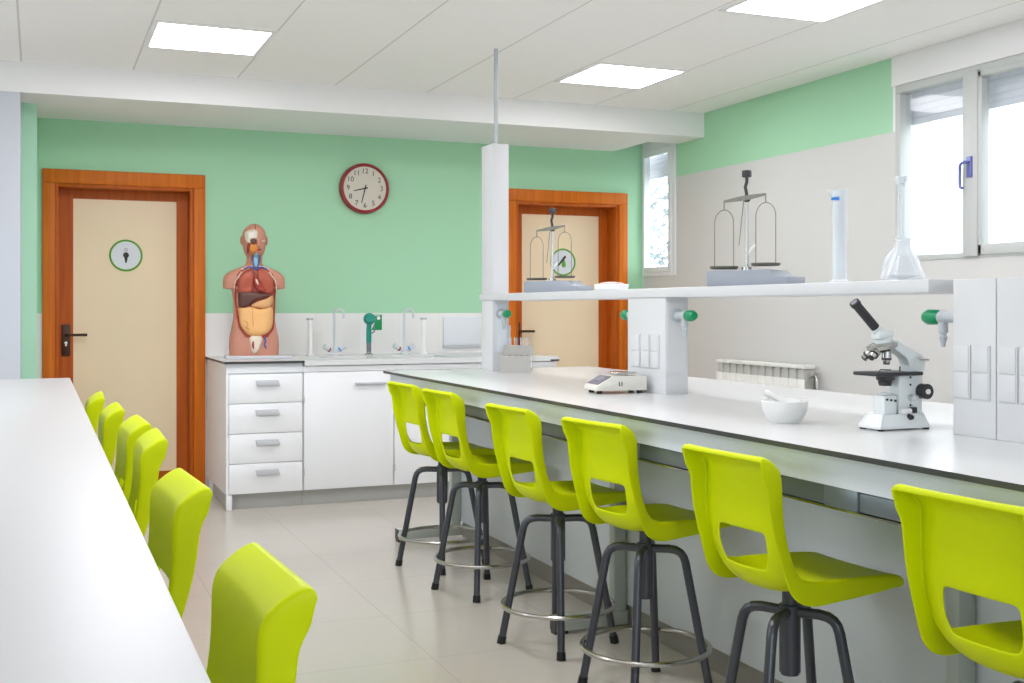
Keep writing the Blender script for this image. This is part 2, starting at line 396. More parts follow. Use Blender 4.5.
def window_narrow():
    w = thing('window_2', (XR, 0, 0), kind=S)
    z1 = 2.46
    m = MB(); x0, x1 = -0.008, 0.05
    m.box(x0, x1, B0, B0 + 0.075, BZ0, BZ1, b=0.004).box(x0, x1, B1 - 0.03, B1, BZ0, BZ1, b=0.004).box(x0, x1, B0 + 0.075, B1 - 0.03, BZ0, BZ0 + 0.05, b=0.004).box(x0, x1, B0 + 0.075, B1 - 0.03, 2.42, BZ1, b=0.004)
    m.build('frame', M['pvc'], w)
    m = MB(); a, b = B0 + 0.055, B1 - 0.022
    m.box(-0.016, 0.0, a, a + 0.04, BZ0 + 0.03, 2.44, b=0.004).box(-0.016, 0.0, b - 0.025, b, BZ0 + 0.03, 2.44, b=0.004).box(-0.016, 0.0, a + 0.04, b - 0.025, BZ0 + 0.03, BZ0 + 0.07, b=0.004).box(-0.016, 0.0, a + 0.04, b - 0.025, 2.40, 2.44, b=0.004)
    m.build('sash', M['pvc'], w)
    MB().box(0.02, 0.024, B0 + 0.06, B1 - 0.028, BZ0 + 0.045, 2.43).build('pane', M['pane'], w)
    m = MB()
    for k in range(5):
        z = 2.43 - k * 0.036
        m.box(0.11, 0.122, B0, B1 + 0.25, z - 0.035, z, b=0.002)
    m.build('roller_shutter', M['shutter'], w)
    MB().box(-0.03, -0.016, B0 + 0.066, B0 + 0.08, 1.66, 1.72, b=0.003).build('catch', M['grey'], w)
window_narrow()
def window_plain(n, lo, hi, axis):
    w = thing('window_%d' % n, (0, 0, 0), kind=S)
    m = MB(); p = MB(); k = max(2, round((hi - lo) / 1.2)); z0, z1 = 0.95, 2.4
    def B(mb, a, b, c, d, t0, t1):
        if axis == 'x': mb.box(XL + t0, XL + t1, a, b, c, d)
        else: mb.box(a, b, YF + t0, YF + t1, c, d)
    B(m, lo, hi, z0, z0 + 0.06, -0.1, -0.03); B(m, lo, hi, z1 - 0.06, z1, -0.1, -0.03)
    for i in range(k + 1):
        y = lo + (hi - lo) * i / k
        B(m, max(lo, y - 0.04), min(hi, y + 0.04), z0 + 0.06, z1 - 0.06, -0.1, -0.03)
    B(p, lo, hi, z0 + 0.03, z1 - 0.03, -0.07, -0.064)
    m.build('frame', M['alu'], w, smooth=False); p.build('pane', M['pane'], w, smooth=False)
window_plain(3, L0, L1, 'x'); window_plain(4, F0, F1, 'y')

# outside: ground and the pale tree seen through the narrow window
MB().box(-60, 60, -60, 60, -0.6, -0.5).build('ground', M['ground'], smooth=False)
tag(bpy.data.objects['ground'], kind=S)
t = thing('tree', (9.5, 14.9, -0.5), 'pale leafy tree outside the narrow corner window', 'tree')
MB().tube([(0, 0, 0), (0.05, 0, 1.2), (-0.05, 0.1, 2.4), (0.1, 0, 4.0)], [0.16, 0.13, 0.1, 0.05]).build('trunk', M['bark'], t)
m = MB(); V = []; F = []
rr = random.Random(3)
for k in range(120):
    cx, cy, cz = rr.gauss(-0.4, 0.9), rr.gauss(0, 0.6), rr.uniform(1.6, 6.0)
    for j in range(16):
        p = Vector((cx + rr.gauss(0, 0.2), cy + rr.gauss(0, 0.2), cz + rr.gauss(0, 0.12)))
        a = Vector((rr.uniform(-1, 1), rr.uniform(-1, 1), rr.uniform(-1, 1))).normalized(); b = a.orthogonal().normalized()
        i = len(V); V += [p - a * 0.09, p + b * 0.04, p + a * 0.09, p - b * 0.04]; F.append((i, i + 1, i + 2, i + 3))
m.quads(V, F); m.build('foliage', M['leaf'], t, smooth=False)

# ------------------------------------------------------------------ ceiling lights
PANEL = 18.0
M['diff'] = emit_mat('lit diffuser', (0.99, 0.97, 1.02, 1), PANEL)
def ceiling_light(x, y, label):
    t = thing('ceiling_light', (x, y, ZC), label, 'ceiling light', group='square ceiling light panels')
    m = MB(); a, b = 0.298, 0.272
    m.box(-a, a, -a, -b, -0.008, 0).box(-a, a, b, a, -0.008, 0).box(-a, -b, -b, b, -0.008, 0).box(b, a, -b, b, -0.008, 0)
    m.build('frame', M['white'], t, smooth=False)
    MB().box(-b, b, -b, b, -0.006, -0.001).build('diffuser', M['diff'], t, smooth=False)
ceiling_light(0.814, 6.08, 'square lit ceiling panel above the left door, nearest the left wall')
ceiling_light(3.22, 6.11, 'square lit ceiling panel near the beam, above the far end of the shelf')
ceiling_light(3.23, 4.29, 'square lit ceiling panel cut by the top edge, closest to the large window')
def lamp(name, loc, rot, sx, sy, power, col=(1, 1, 1)):
    l = bpy.data.lights.new(name, 'AREA'); l.shape = 'RECTANGLE'; l.size = sx; l.size_y = sy; l.energy = power; l.color = col
    o = bpy.data.objects.new(name, l); COL.objects.link(o); o.location = loc; o.rotation_euler = rot; return o
PAN = PANEL * PI * 0.544 ** 2
for x, y in ((0.814, 4.29), (-1.6, 4.29), (3.23, 2.45), (0.814, 2.45)):  # bare area lamps out of view, added to brighten the room, no fixtures
    lamp('unseen_ceiling_fill', (x, y, ZC - 0.01), (0, 0, 0), 0.544, 0.544, PAN, (0.99, 0.97, 1.02))
def portal(name, loc, rot, sx, sy):
    o = lamp(name, loc, rot, sx, sy, 1.0); o.data.cycles.is_portal = True
portal('daylight_opening', (XR + W, (A0 + A1) / 2, (AZ0 + AZ1) / 2), (0, PI / 2, 0), AZ1 - AZ0, A1 - A0)
portal('daylight_opening', (XR + W, (B0 + B1) / 2, (BZ0 + BZ1) / 2), (0, PI / 2, 0), BZ1 - BZ0, B1 - B0)
portal('daylight_opening', (XL - W, (L0 + L1) / 2, 1.675), (0, -PI / 2, 0), 1.45, L1 - L0)
portal('daylight_opening', ((F0 + F1) / 2, YF - W, 1.675), (PI / 2, 0, 0), F1 - F0, 1.45)
wd = bpy.data.worlds.new('daylight'); SC.world = wd; wd.use_nodes = True
bg = wd.node_tree.nodes['Background']; bg.inputs[0].default_value = (0.84, 0.92, 1.0, 1); bg.inputs[1].default_value = 4.0

# ------------------------------------------------------------------ clock
t = thing('wall_clock', (2.137, YB, 2.078), 'round wall clock with dark red rim and white face on the green wall', 'clock')
R = 0.178
MB().lathe([(0, 0.0), (R, 0.0), (R, 0.035), (R - 0.006, 0.047), (R - 0.016, 0.05), (R - 0.022, 0.046), (R - 0.023, 0.036), (0, 0.036)], seg=64, mtx=Matrix.Rotation(PI / 2, 4, 'X')).build('rim', M['red'], t)
dial = MB().cyl((0, -0.036, 0), (0, -0.039, 0), R - 0.0235, seg=64)
def print_text(mb, txt, size, loc, rot, mi):
    cu = bpy.data.curves.new('lettering', 'FONT'); cu.body = txt; cu.size = size; cu.align_x = 'CENTER'; cu.align_y = 'CENTER'; cu.extrude = 0.0006
    ob = bpy.data.objects.new('lettering', cu); COL.objects.link(ob)
    me = bpy.data.meshes.new_from_object(ob.evaluated_get(bpy.context.evaluated_depsgraph_get()))
    bpy.data.objects.remove(ob); tb = bmesh.new(); tb.from_mesh(me); bpy.data.meshes.remove(me)
    mb._merge(tb, mi, Matrix.Translation(loc) @ rot)
for h in range(1, 13):
    a = PI / 2 - h * PI / 6
    print_text(dial, str(h), 0.05, (0.121 * math.cos(a), -0.0396, 0.121 * math.sin(a)), Matrix.Rotation(PI / 2, 4, 'X'), 1)
dial.build('dial', [M['face'], M['ink']], t)
def hand(name, ang, l0, l1, w, y):
    m = MB().prism([(-w, -l0), (w, -l0), (w * 0.6, l1), (-w * 0.6, l1)], y, y - 0.0015, mtx=Matrix.Rotation(math.radians(ang), 4, 'Y'))
    return m.build(name, M['ink'], t)
hand('hour_hand', 256, 0.02, 0.084, 0.005, -0.041); hand('minute_hand', 194, 0.026, 0.108, 0.0042, -0.0435)
MB().cyl((0, -0.039, 0), (0, -0.047, 0), 0.007).build('hub', M['ink'], t)

# ------------------------------------------------------------------ back counter
CY0, CZ = 7.10, 0.905
def handle_mesh(x0, x1, z, y):
    return MB().prism([(x0, z + 0.016), (x1 - 0.006, z + 0.016), (x1 + 0.006, z - 0.018), (x0 + 0.006, z - 0.018)], y - 0.022, y, b=0.003)
def carcass(m, x0, x1, left=False):
    m.box(x0, x1, CY0 + 0.022, YB - 0.02, 0.095, 0.888 if left else 0.69)
    m.box(x0, x1, CY0 + 0.002, CY0 + 0.022, 0.834, 0.868)
t = thing('drawer_cabinet', (0, 0, 0), 'white four-drawer base cabinet under the anatomy torso, beside the left door', 'cabinet')
m = MB(); carcass(m, 1.053, 1.524, True); m.box(1.053, 1.068, CY0, CY0 + 0.022, 0.095, 0.868)
m.build('body', M['lam'], t, smooth=False)
MB().box(1.075, 1.524, CY0 + 0.05, YB - 0.02, 0.0, 0.094).build('plinth', M['plinth'], t, smooth=False)
MB().box(1.056, 1.09, CY0 + 0.004, CY0 + 0.038, 0.0, 0.094, b=0.003).build('leg', M['lam'], t)
MB().box(1.053, 1.08, 7.82, 7.86, 0.0, 0.094, b=0.003).build('leg', M['lam'], t)
zs = [0.828, 0.648, 0.464, 0.281, 0.097]
for k in range(4):
    d = MB().box(1.0705, 1.5185, CY0 - 0.002, CY0 + 0.02, zs[k + 1] + 0.0018, zs[k] - 0.0018, b=0.0015).build('drawer', M['lam'], t)
    handle_mesh(1.228, 1.372, zs[k] - 0.055, CY0 - 0.002).build('handle', M['grey'], d)
def door_cab(x0, x1, label, hx0, hx1, hinge_left=True):
    t = thing('sink_cabinet', (0, 0, 0), label, 'cabinet', group='white door cabinets under the sink counter')
    m = MB(); carcass(m, x0, x1); m.box(x0, x0 + 0.016, CY0 + 0.022, YB - 0.02, 0.69, 0.868).box(x1 - 0.016, x1, CY0 + 0.022, YB - 0.02, 0.69, 0.868); m.build('body', M['lam'], t, smooth=False)
    MB().box(x0, x1, CY0 + 0.05, YB - 0.02, 0.0, 0.094).build('plinth', M['plinth'], t, smooth=False)
    d = MB().box(x0 + 0.003, x1 - 0.003, CY0 - 0.002, CY0 + 0.02, 0.1, 0.83, b=0.002).build('door', M['lam'], t)
    MB().box(hx0, hx1, CY0 - 0.024, CY0 - 0.002, 0.748, 0.762, b=0.004).build('handle', M['grey'], d)
    for z in (0.66, 0.21): MB().box(x0 - 0.002, x0 + 0.008, CY0 - 0.006, CY0 - 0.002, z - 0.02, z + 0.02, b=0.001).build('hinge', M['grey'], d)
door_cab(1.5255, 2.108, 'white single-door base cabinet right beside the drawer cabinet', 1.85, 2.056)
door_cab(2.109, 2.689, 'white door cabinet partly hidden behind the farthest lime stools', 2.43, 2.64)
door_cab(2.690, 3.255, 'white end cabinet of the back counter, hidden by bench and tall post', 3.0, 3.2)
# worktops
def edged_top(name, x0, x1, y0, y1, z0, z1, label, cat):
    m = MB().box(x0, x1, y0, y1, z0, z1)
    for f in m.bm.faces: f.material_index = 0 if abs(f.normal.z) > 0.5 else 1
    return tag(m.build(name, [M['top'], M['edge']], smooth=False), label, cat)
edged_top('worktop', 1.04, 1.527, CY0 - 0.02, YB - 0.001, 0.891, CZ, 'white dark-edged worktop slab carrying the anatomy torso', 'worktop')
m = MB(); x0, x1, y0, y1 = 1.53, 3.262, CY0 - 0.018, YB - 0.001
xs = [1.53, 1.72, 2.08, 2.21, 2.57, 3.262]; by0, by1 = 7.28, 7.66
for a, b in ((0, 1), (2, 3), (4, 5)): m.box(xs[a], xs[b], y0, y1, 0.873, CZ)
for a, b in ((1, 2), (3, 4)): m.box(xs[a], xs[b], y0, by0, 0.873, CZ).box(xs[a], xs[b], by1, y1, 0.873, CZ)
t = tag(m.build('sink_worktop', M['top'], smooth=False), 'white ceramic sink counter with two basins against the tiled back wall', 'worktop')
for a, b in ((1, 2), (3, 4)):
    q = 0.006
    MB().quads([(xs[a], by0, 0.873), (xs[b], by0, 0.873), (xs[b], by1, 0.873), (xs[a], by1, 0.873), (xs[a] + .03, by0 + .03, 0.70), (xs[b] - .03, by0 + .03, 0.70), (xs[b] - .03, by1 - .03, 0.70), (xs[a] + .03, by1 - .03, 0.70)],
        [(0, 1, 5, 4), (1, 2, 6, 5), (2, 3, 7, 6), (3, 0, 4, 7), (4, 5, 6, 7)]).build('basin', M['top'], t, smooth=False)
MB().box(3.20, 3.2645, CY0 - 0.019, YB - 0.2, 0.8725, 0.885).build('edge_strip', M['edge'], t, smooth=False)

# standpipes, taps, eyewash, sign, wall box
def pole(x, label):
    t = thing('standpipe', (x, 7.80, CZ), label, 'pipe')
    MB().cyl((0, 0, 0), (0, 0, 0.245), 0.016).cyl((0, 0, 0), (0, 0, 0.012), 0.026).build('pipe', M['white'], t)
    MB().cyl((0, 0, 0.245), (0, 0, 0.258), 0.024).build('cap', M['tapgrey'], t)
pole(1.72, 'white upright standpipe left of the left-hand mixer tap, by the torso'); pole(2.535, 'white upright standpipe right of the right-hand mixer tap')
M['taphi'] = mat('white epoxy tap', rgb(206, 212, 216), 0.3)
def mixer(x, label):
    t = thing('mixer_tap', (x, 7.80, CZ), label, 'tap', group='white mixer taps of the sink counter')
    MB().lathe([(0.0, 0), (0.026, 0), (0.026, 0.01), (0.018, 0.018), (0.018, 0.05), (0.0, 0.05)]).cyl((-0.03, 0, 0.036), (0.03, 0, 0.036), 0.013).build('body', M['taphi'], t)
    MB().tube([(0, 0, 0.05), (0, 0, 0.29)] + [(0.028 - 0.028 * math.cos(a), -0.02 * (1 - math.cos(a)), 0.29 + 0.028 * math.sin(a)) for a in [PI * k / 10 for k in range(1, 11)]] + [(0.056, -0.04, 0.255)], 0.0085).build('spout', M['taphi'], t)
    for s, mt in ((-1, M['red']), (1, M['blue'])):
        h = MB().cyl((s * 0.028, 0, 0.034), (s * 0.075, -0.01, 0.064), 0.013, 0.019).build('handle', M['taphi'], t)
        MB().cyl((s * 0.033, -0.001, 0.0375), (s * 0.042, -0.003, 0.0432), 0.0165).build('colour_ring', mt, h)
mixer(1.89, 'white gooseneck mixer tap left of the green eyewash'); mixer(2.39, 'white gooseneck mixer tap right of the green eyewash')
t = thing('eyewash_shower', (2.135, 7.80, CZ), 'teal hand-held eyewash shower standing on the sink counter', 'eyewash')
MB().lathe([(0, 0), (0.03, 0), (0.03, 0.008), (0.016, 0.016), (0.012, 0.03), (0, 0.03)]).build('base', M['steel'], t)
MB().cyl((0, 0, 0.022), (0, 0, 0.085), 0.0165).build('hose_grip', M['dsteel'], t)
MB().tube([(0, 0, 0.085), (0, 0, 0.16), (0, -0.005, 0.225)], [0.019, 0.019, 0.017]).build('handle', M['teal'], t)
MB().lathe([(0, -0.028), (0.028, -0.028), (0.040, -0.012), (0.042, 0.008), (0.036, 0.022), (0.02, 0.03), (0, 0.032)], seg=28, mtx=Matrix.Translation((0, -0.012, 0.25)) @ Matrix.Rotation(math.radians(62), 4, 'X')).build('spray_head', M['teal'], t)
MB().tube([(0.018, -0.012, 0.15), (0.034, -0.02, 0.165), (0.032, -0.02, 0.2)], 0.005).build('trigger', M['dsteel'], t)
t = thing('eyewash_sign', (2.226, YB, 1.13), 'small green eyewash sign on the white tiles behind the eyewash', 'sign')
MB().box(-0.06, 0.045, -0.004, 0, -0.055, 0.055, b=0.001).build('plate', M['sgreen'], t)
m = MB().prism([(-0.05, -0.05), (-0.03, -0.05), (-0.012, -0.01), (-0.012, 0.02), (-0.055, 0.02)], -0.0055, -0.004).cyl((-0.036, -0.004, 0.036), (-0.036, -0.0055, 0.036), 0.011, seg=14).cyl((0.02, -0.004, 0.03), (0.02, -0.0055, 0.03), 0.013, seg=14).prism([(-0.012, 0.05), (0.03, 0.05), (0.03, 0.046), (-0.012, 0.046)], -0.0055, -0.004)
m.build('pictogram', M['white'], t)
t = thing('wall_box', (2.87, YB, 1.057), 'flat pale grey box on the white tiles left of the tall post', 'box')
MB().box(-0.14, 0.14, -0.02, 0, -0.095, 0.11, b=0.004).build('cover', mat('pale blue grey plastic', rgb(222, 226, 231), 0.4), t)
MB().box(-0.14, 0.14, -0.03, 0, -0.112, -0.097, b=0.002).build('ledge', M['grey'], t)

# ------------------------------------------------------------------ anatomical torso
t = thing('anatomical_torso', (1.30, 7.56, CZ), 'half-torso anatomy model with open chest and belly on the back counter', 'anatomy model', rz=math.radians(-6))
SCL = 672.0
def zz(y): return 0.02 + (636 - y) / SCL
def xx(x): return (x - 217) / SCL
prof = [(636, .155, .10), (600, .160, .108), (560, .156, .108), (520, .144, .104), (480, .133, .10), (440, .129, .098), (400, .133, .102), (370, .139, .106), (350, .143, .108),
        (346, .196, .1), (320, .197, .106), (300, .194, .108), (285, .182, .104), (272, .158, .098), (262, .125, .088), (254, .096, .078), (247, .068, .066), (238, .054, .058), (222, .048, .056), (208, .046, .058),
        (201, .052, .078), (194, .059, .088), (180, .067, .094), (160, .073, .098), (140, .076, .1), (120, .0765, .101), (102, .073, .097), (88, .064, .086), (76, .048, .066), (67, .028, .04), (63, .008, .012)]
def interp(y):
    for (ya, wa, da), (yb, wb, db) in zip(prof, prof[1:]):
        if yb <= y <= ya:
            f = 0 if ya == yb else (ya - y) / (ya - yb)
            return wa + (wb - wa) * f, da + (db - da) * f
    return prof[-1][1:] if y < prof[-1][0] else prof[0][1:]
def yof(y): return -0.012 if y < 200 else 0.0
def fy(x, y):                                           # front of body at height y (zoom units)
    w, d = interp(y)
    if 247 < y <= 349: w = max(w, 0.143)
    k = min(0.98, abs(x) / w)
    return yof(y) - d * (1 - k ** 2.6) ** (1 / 2.6)
m = MB(); V = []; F = []; N = 44
for (y, w, d) in prof:
    for k in range(N):
        a = 2 * PI * k / N; c, s = math.cos(a), math.sin(a); e = 2 / 2.6 if y > 240 else 1.0
        V.append((w * math.copysign(abs(c) ** e, c), yof(y) + d * math.copysign(abs(s) ** e, s), zz(y)))
for i in range(len(prof) - 1):
    for k in range(N): F.append((i * N + k, i * N + (k + 1) % N, (i + 1) * N + (k + 1) % N, (i + 1) * N + k))
F.append(tuple(range(N))[::-1]); F.append(tuple(range((len(prof) - 1) * N, len(prof) * N)))
m.quads(V, F); m.build('body', M['skin'], t, ang=50)
MB().box(-0.185, 0.235, -0.14, 0.13, 0.0, 0.02, b=0.004).build('base_board', M['grey'], t)
def patch(name, pts, th, mt, lift=0.0, wav=0.0, parent=None, rings=6, sub=3):
    n = len(pts); P = []
    for i in range(n):                                  # smooth the outline
        p0, p1, p2, p3 = pts[i - 1], pts[i], pts[(i + 1) % n], pts[(i + 2) % n]
        for k in range(sub):
            u = k / sub
            P.append(tuple(0.5 * (2 * b + (c - a) * u + (2 * a - 5 * b + 4 * c - d) * u * u + (-a + 3 * b - 3 * c + d) * u ** 3) for a, b, c, d in zip(p0, p1, p2, p3)))
    cx = sum(p[0] for p in P) / len(P); cy = sum(p[1] for p in P) / len(P); V = []; F = []; n = len(P)
    for r in range(rings):
        q = 1 - r / rings
        for (px, py) in P:
            X, Yz = cx + (px - cx) * q, cy + (py - cy) * q
            h = th * math.sqrt(max(0, 1 - q ** 4)) + lift
            if wav: h += wav * math.sin(X * 0.45) * math.sin(Yz * 0.4) * (1 - q ** 6)
            V.append((xx(X), fy(xx(X), Yz) - h, zz(Yz)))
    base = len(V)
    for (px, py) in P: V.append((xx(px), fy(xx(px), py) + 0.006, zz(py)))
    V.append((xx(cx), fy(xx(cx), cy) - th - lift, zz(cy)))
    for k in range(n):
        q = (k + 1) % n
        F.append((base + k, base + q, q, k))
        for r in range(rings - 1): F.append((r * n + k, r * n + q, (r + 1) * n + q, (r + 1) * n + k))
        F.append(((rings - 1) * n + k, (rings - 1) * n + q, len(V) - 1))
    return MB().quads(V, F).build(name, mt, parent or t, ang=60)
cav = [(215, 252), (262, 258), (290, 285), (303, 330), (302, 400), (300, 470), (294, 520), (270, 552), (222, 560), (178, 552), (152, 515), (142, 460), (136, 400), (134, 330), (146, 285), (172, 258)]
patch('cavity_lining', cav, 0.002, M['cavity'])
P = [(xx(x), fy(xx(x), y) - 0.004, zz(y)) for x, y in cav]
MB().tube(P, 0.006, 8, True).build('cavity_rim', M['heart'], t)
for sgn in (-1, 1):
    P = []; Q = []
    for k in range(33):
        y = 273 + k * 2.6; j = (y - 275) / 10; x = 219 + sgn * (60 + min(j, 4) * 5 + j * 1.2)
        P.append((xx(x), fy(xx(x), y) - 0.006, zz(y))); Q.append(0.0035 + 0.002 * math.sin(k * 1.7))
    MB().tube(P, Q, 8).build('rib_edge', M['bone'], t)
patch('lung', [(210, 262), (212, 310), (206, 355), (190, 372), (150, 368), (147, 330), (156, 290), (182, 266)], 0.016, M['lung'], 0.003)
patch('lung', [(228, 262), (258, 268), (284, 296), (296, 335), (294, 368), (256, 368), (238, 330), (228, 300)], 0.016, M['lung'], 0.003)
patch('heart', [(216, 296), (232, 305), (254, 335), (264, 358), (244, 362), (222, 350), (208, 325)], 0.024, M['heart'], 0.004)
patch('heart_fat', [(218, 304), (226, 312), (232, 330), (226, 330), (218, 316)], 0.005, M['bone'], 0.026)
patch('liver', [(150, 362), (200, 360), (250, 364), (284, 372), (270, 384), (228, 392), (196, 412), (176, 432), (150, 428), (146, 395)], 0.02, M['liver'], 0.006)
patch('stomach', [(200, 420), (226, 402), (268, 388), (290, 376), (294, 398), (284, 422), (258, 432), (222, 428)], 0.022, M['stomach'], 0.006)
patch('intestine', [(150, 428), (200, 424), (240, 434), (288, 424), (296, 460), (290, 510), (262, 544), (220, 550), (184, 544), (156, 505), (150, 460)], 0.024, M['gut'], 0.004, wav=0.0012, rings=10)
m = MB().tube([(xx(x), fy(xx(x), y) - 0.031, zz(y)) for x, y in ((168, 486), (182, 492), (186, 504), (176, 512), (190, 520))], 0.0022, 6).tube([(xx(x), fy(xx(x), y) - 0.031, zz(y)) for x, y in ((204, 432), (206, 470), (208, 510))], 0.0016, 6)
m.build('intestine_crease', M['orange'], t)
patch('bladder', [(194, 552), (246, 552), (240, 590), (228, 620), (214, 628), (202, 616), (196, 585)], 0.022, M['bone'], 0.003)
patch('pelvic_muscle', [(206, 570), (212, 575), (212, 610), (206, 604), (202, 590)], 0.004, M['heart'], 0.022)
m = MB().tube([(xx(x), fy(xx(x), y) - 0.004, zz(y)) for x, y in ((256, 556), (262, 572), (256, 590), (264, 604))], 0.006, 8); m.build('groin_vein', M['vein'], t)
patch('trachea', [(214, 198), (232, 198), (232, 228), (228, 252), (216, 252), (213, 226)], 0.012, M['trach'], 0.004)
patch('neck_muscle', [(198, 200), (211, 200), (212, 226), (214, 252), (204, 248), (196, 225)], 0.008, M['orange'], 0.002)
patch('neck_muscle', [(236, 200), (250, 198), (250, 222), (242, 248), (232, 252), (234, 226)], 0.008, M['orange'], 0.002)
m = MB()
for P in ([(205, 205), (204, 225), (214, 250), (218, 268)], [(240, 200), (240, 225), (230, 250), (222, 268)], [(170, 262), (190, 252), (214, 258)], [(268, 262), (246, 252), (224, 258)]):
    m.tube([(xx(x), fy(xx(x), y) - 0.012, zz(y)) for x, y in P], 0.005, 8)
m.build('neck_veins', M['vein'], t)
for P in ([(160, 265), (180, 256), (206, 252)], [(276, 265), (256, 254), (232, 250)]):
    MB().tube([(xx(x), fy(xx(x), y) - 0.006, zz(y)) for x, y in P], 0.006, 8).build('collar_bone', M['bone'], t)
patch('skull_section', [(178, 100), (222, 92), (226, 130), (220, 148), (190, 152), (176, 130)], 0.008, M['bone'], 0.001)
patch('brain_section', [(186, 106), (218, 100), (220, 128), (190, 134), (182, 122)], 0.004, M['face'], 0.008)
patch('eye_socket', [(196, 134), (212, 128), (222, 138), (214, 156), (200, 154)], 0.004, M['liver'], 0.008)
patch('cheek_section', [(190, 152), (222, 150), (226, 180), (212, 192), (196, 186), (188, 170)], 0.007, M['orange'], 0.002)
patch('jaw_muscle', [(186, 150), (200, 152), (196, 168), (188, 196), (182, 180)], 0.008, M['cavity'], 0.003)
for s in (-1, 1): MB().ball((s * 0.08, -0.005, zz(135)), 0.03, (0.28, 0.6, 1.0), seg=14).build('ear', M['skin'], t)
MB().prism([(xx(224), zz(128)), (xx(229), zz(128)), (xx(238), zz(160)), (xx(224), zz(164))], -0.132, -0.09, b=0.004).build('nose', M['skin'], t)
patch('eye', [(244, 140), (258, 136), (262, 142), (252, 146)], 0.004, M['bone'], 0.0)
patch('mouth', [(226, 176), (240, 174), (246, 178), (236, 183), (226, 182)], 0.003, M['heart'], 0.0)
MB().tube([(xx(219), yof(100) + fy(0, y) * 1.0 + 0.012 - 0.002, zz(y)) for y in (66, 72, 84, 100)] , 0.0025, 6).build('scalp_seam', M['liver'], t)

# ------------------------------------------------------------------ right bench
BT = 0.9; BX0, BX1, BY0, BY1 = 1.682, 2.89, 0.3, 5.86
t = thing('lab_bench', (0, 0, 0), 'long white lab bench on the right with dark edge, microscope and reagent shelf', 'bench')
m = MB().box(BX0, BX1, BY0, BY1, 0.887, BT)
for f in m.bm.faces: f.material_index = 0 if f.normal.z > 0.5 else 1
m.build('worktop', [M['top'], M['edge']], t, smooth=False)
MB().box(BX0 + 0.03, BX0 + 0.05, BY0 + 0.02, BY1 - 0.03, 0.812, 0.886).box(BX1 - 0.05, BX1 - 0.03, BY0 + 0.02, BY1 - 0.03, 0.80, 0.886).box(BX0 + 0.05, BX1 - 0.05, BY1 - 0.05, BY1 - 0.03, 0.80, 0.886).build('apron', M['panel'], t, smooth=False)
MB().box(BX0 + 0.04, BX0 + 0.08, BY0 + 0.02, BY1 - 0.06, 0.764, 0.808, b=0.003).build('channel_rail', M['dsteel'], t)
MB().box(BX0 + 0.036, BX0 + 0.082, BY0 + 0.02, BY1 - 0.06, 0.757, 0.762).build('rail_lip', M['steel'], t)
for y in (1.0, 2.17, 3.2, 3.956, 4.9, 5.70):
    MB().box(BX0 + 0.033, BX0 + 0.06, y - 0.06, y + 0.06, 0.762, 0.812, b=0.004).build('rail_bracket', M['dsteel'], t)
ys = [BY0 + 0.05, 2.166, 3.956, BY1 - 0.025]
for k in range(3):
    MB().box(2.10, 2.118, ys[k] + 0.003, ys[k + 1] - 0.003, 0.085, 0.886, b=0.002).build('base_panel', M['panel'], t)
MB().box(2.118, 2.80, BY0 + 0.05, BY1 - 0.025, 0.085, 0.886).build('base_carcass', M['panel'], t, smooth=False)
MB().box(2.112, 2.79, BY0 + 0.06, BY1 - 0.035, 0.0, 0.085).build('plinth', M['plinthd'], t, smooth=False)
for y in (2.166, 3.952, BY1 - 0.03):
    f = MB().box(1.80 if y < 5 else 1.75, 2.105, y - 0.025, y + 0.025, 0.012, 0.065, b=0.003).box(2.045, 2.098, y - 0.022, y + 0.022, 0.065, 0.886, b=0.003).build('support_frame', mat('pale grey green steel', rgb(182, 190, 184), 0.4) if y < 3 else bpy.data.materials['pale grey green steel'], t)
    x = 1.80 if y < 5 else 1.75
    MB().box(x - 0.005, x, y - 0.026, y + 0.026, 0.012, 0.066).box(x - 0.004, x + 0.05, y - 0.02, y + 0.02, 0, 0.014).build('end_cap', M['black'], f)

# ------------------------------------------------------------------ service columns and shelf
SX0, SX1 = 2.20, 2.292
def tap(parent, x, y, z, dy, rc=0.05):
    """gas tap on a face looking along dy (-1 / +1)"""
    b = MB().cyl((x, y, z), (x, y + dy * 0.008, z), 0.027, seg=28).cyl((x, y + dy * 0.008, z), (x, y + dy * rc, z), 0.015).ball((x, y + dy * rc, z), 0.019).build('gas_tap', M['tapgrey'], parent)
    MB().lathe([(0, 0), (0.016, 0), (0.021, 0.01), (0.022, 0.04), (0.015, 0.056), (0, 0.058)], seg=10, mtx=Matrix.Translation((x, y + dy * (rc + 0.012), z)) @ Matrix.Rotation(-dy * PI / 2, 4, 'X')).build('tap_knob', M['knobgreen'], b)
    MB().lathe([(0, 0), (0.013, 0), (0.013, -0.03), (0.0085, -0.035), (0.0085, -0.04), (0.011, -0.042), (0.005, -0.07), (0, -0.07)], c=(x, y + dy * rc, z - 0.01), seg=16).build('nozzle', M['tapgrey'], b)
def sockets(parent, y0, pitch, w, n, z0, z1):
    for k in range(n):
        y = y0 - k * pitch
        s = MB().box(SX0 - 0.004, SX0, y - w, y, z0, z1, b=0.0015).build('socket_box', M['col'], parent)
        MB().box(SX0 - 0.006, SX0 - 0.004, y - w + 0.004, y - 0.004, z0 + 0.003, (z0 + z1) / 2 - 0.002, b=0.001).build('flap', M['col'], s)
        MB().box(SX0 - 0.0065, SX0 - 0.004, y - w + 0.004, y - 0.004, (z0 + z1) / 2 + 0.002, z1 - 0.003, b=0.001).build('flap', M['col'], s)
SZ0, SZ1 = 1.269, 1.3048
t = thing('service_column', (0, 0, 0), 'tall white post at the far end of the bench, pipe up to ceiling', 'column')
MB().box(SX0, SX1, 5.606, 5.765, BT, SZ0, b=0.002).box(SX0, SX1, 5.606, 5.765, SZ1, 2.093, b=0.002).build('post', M['col'], t)
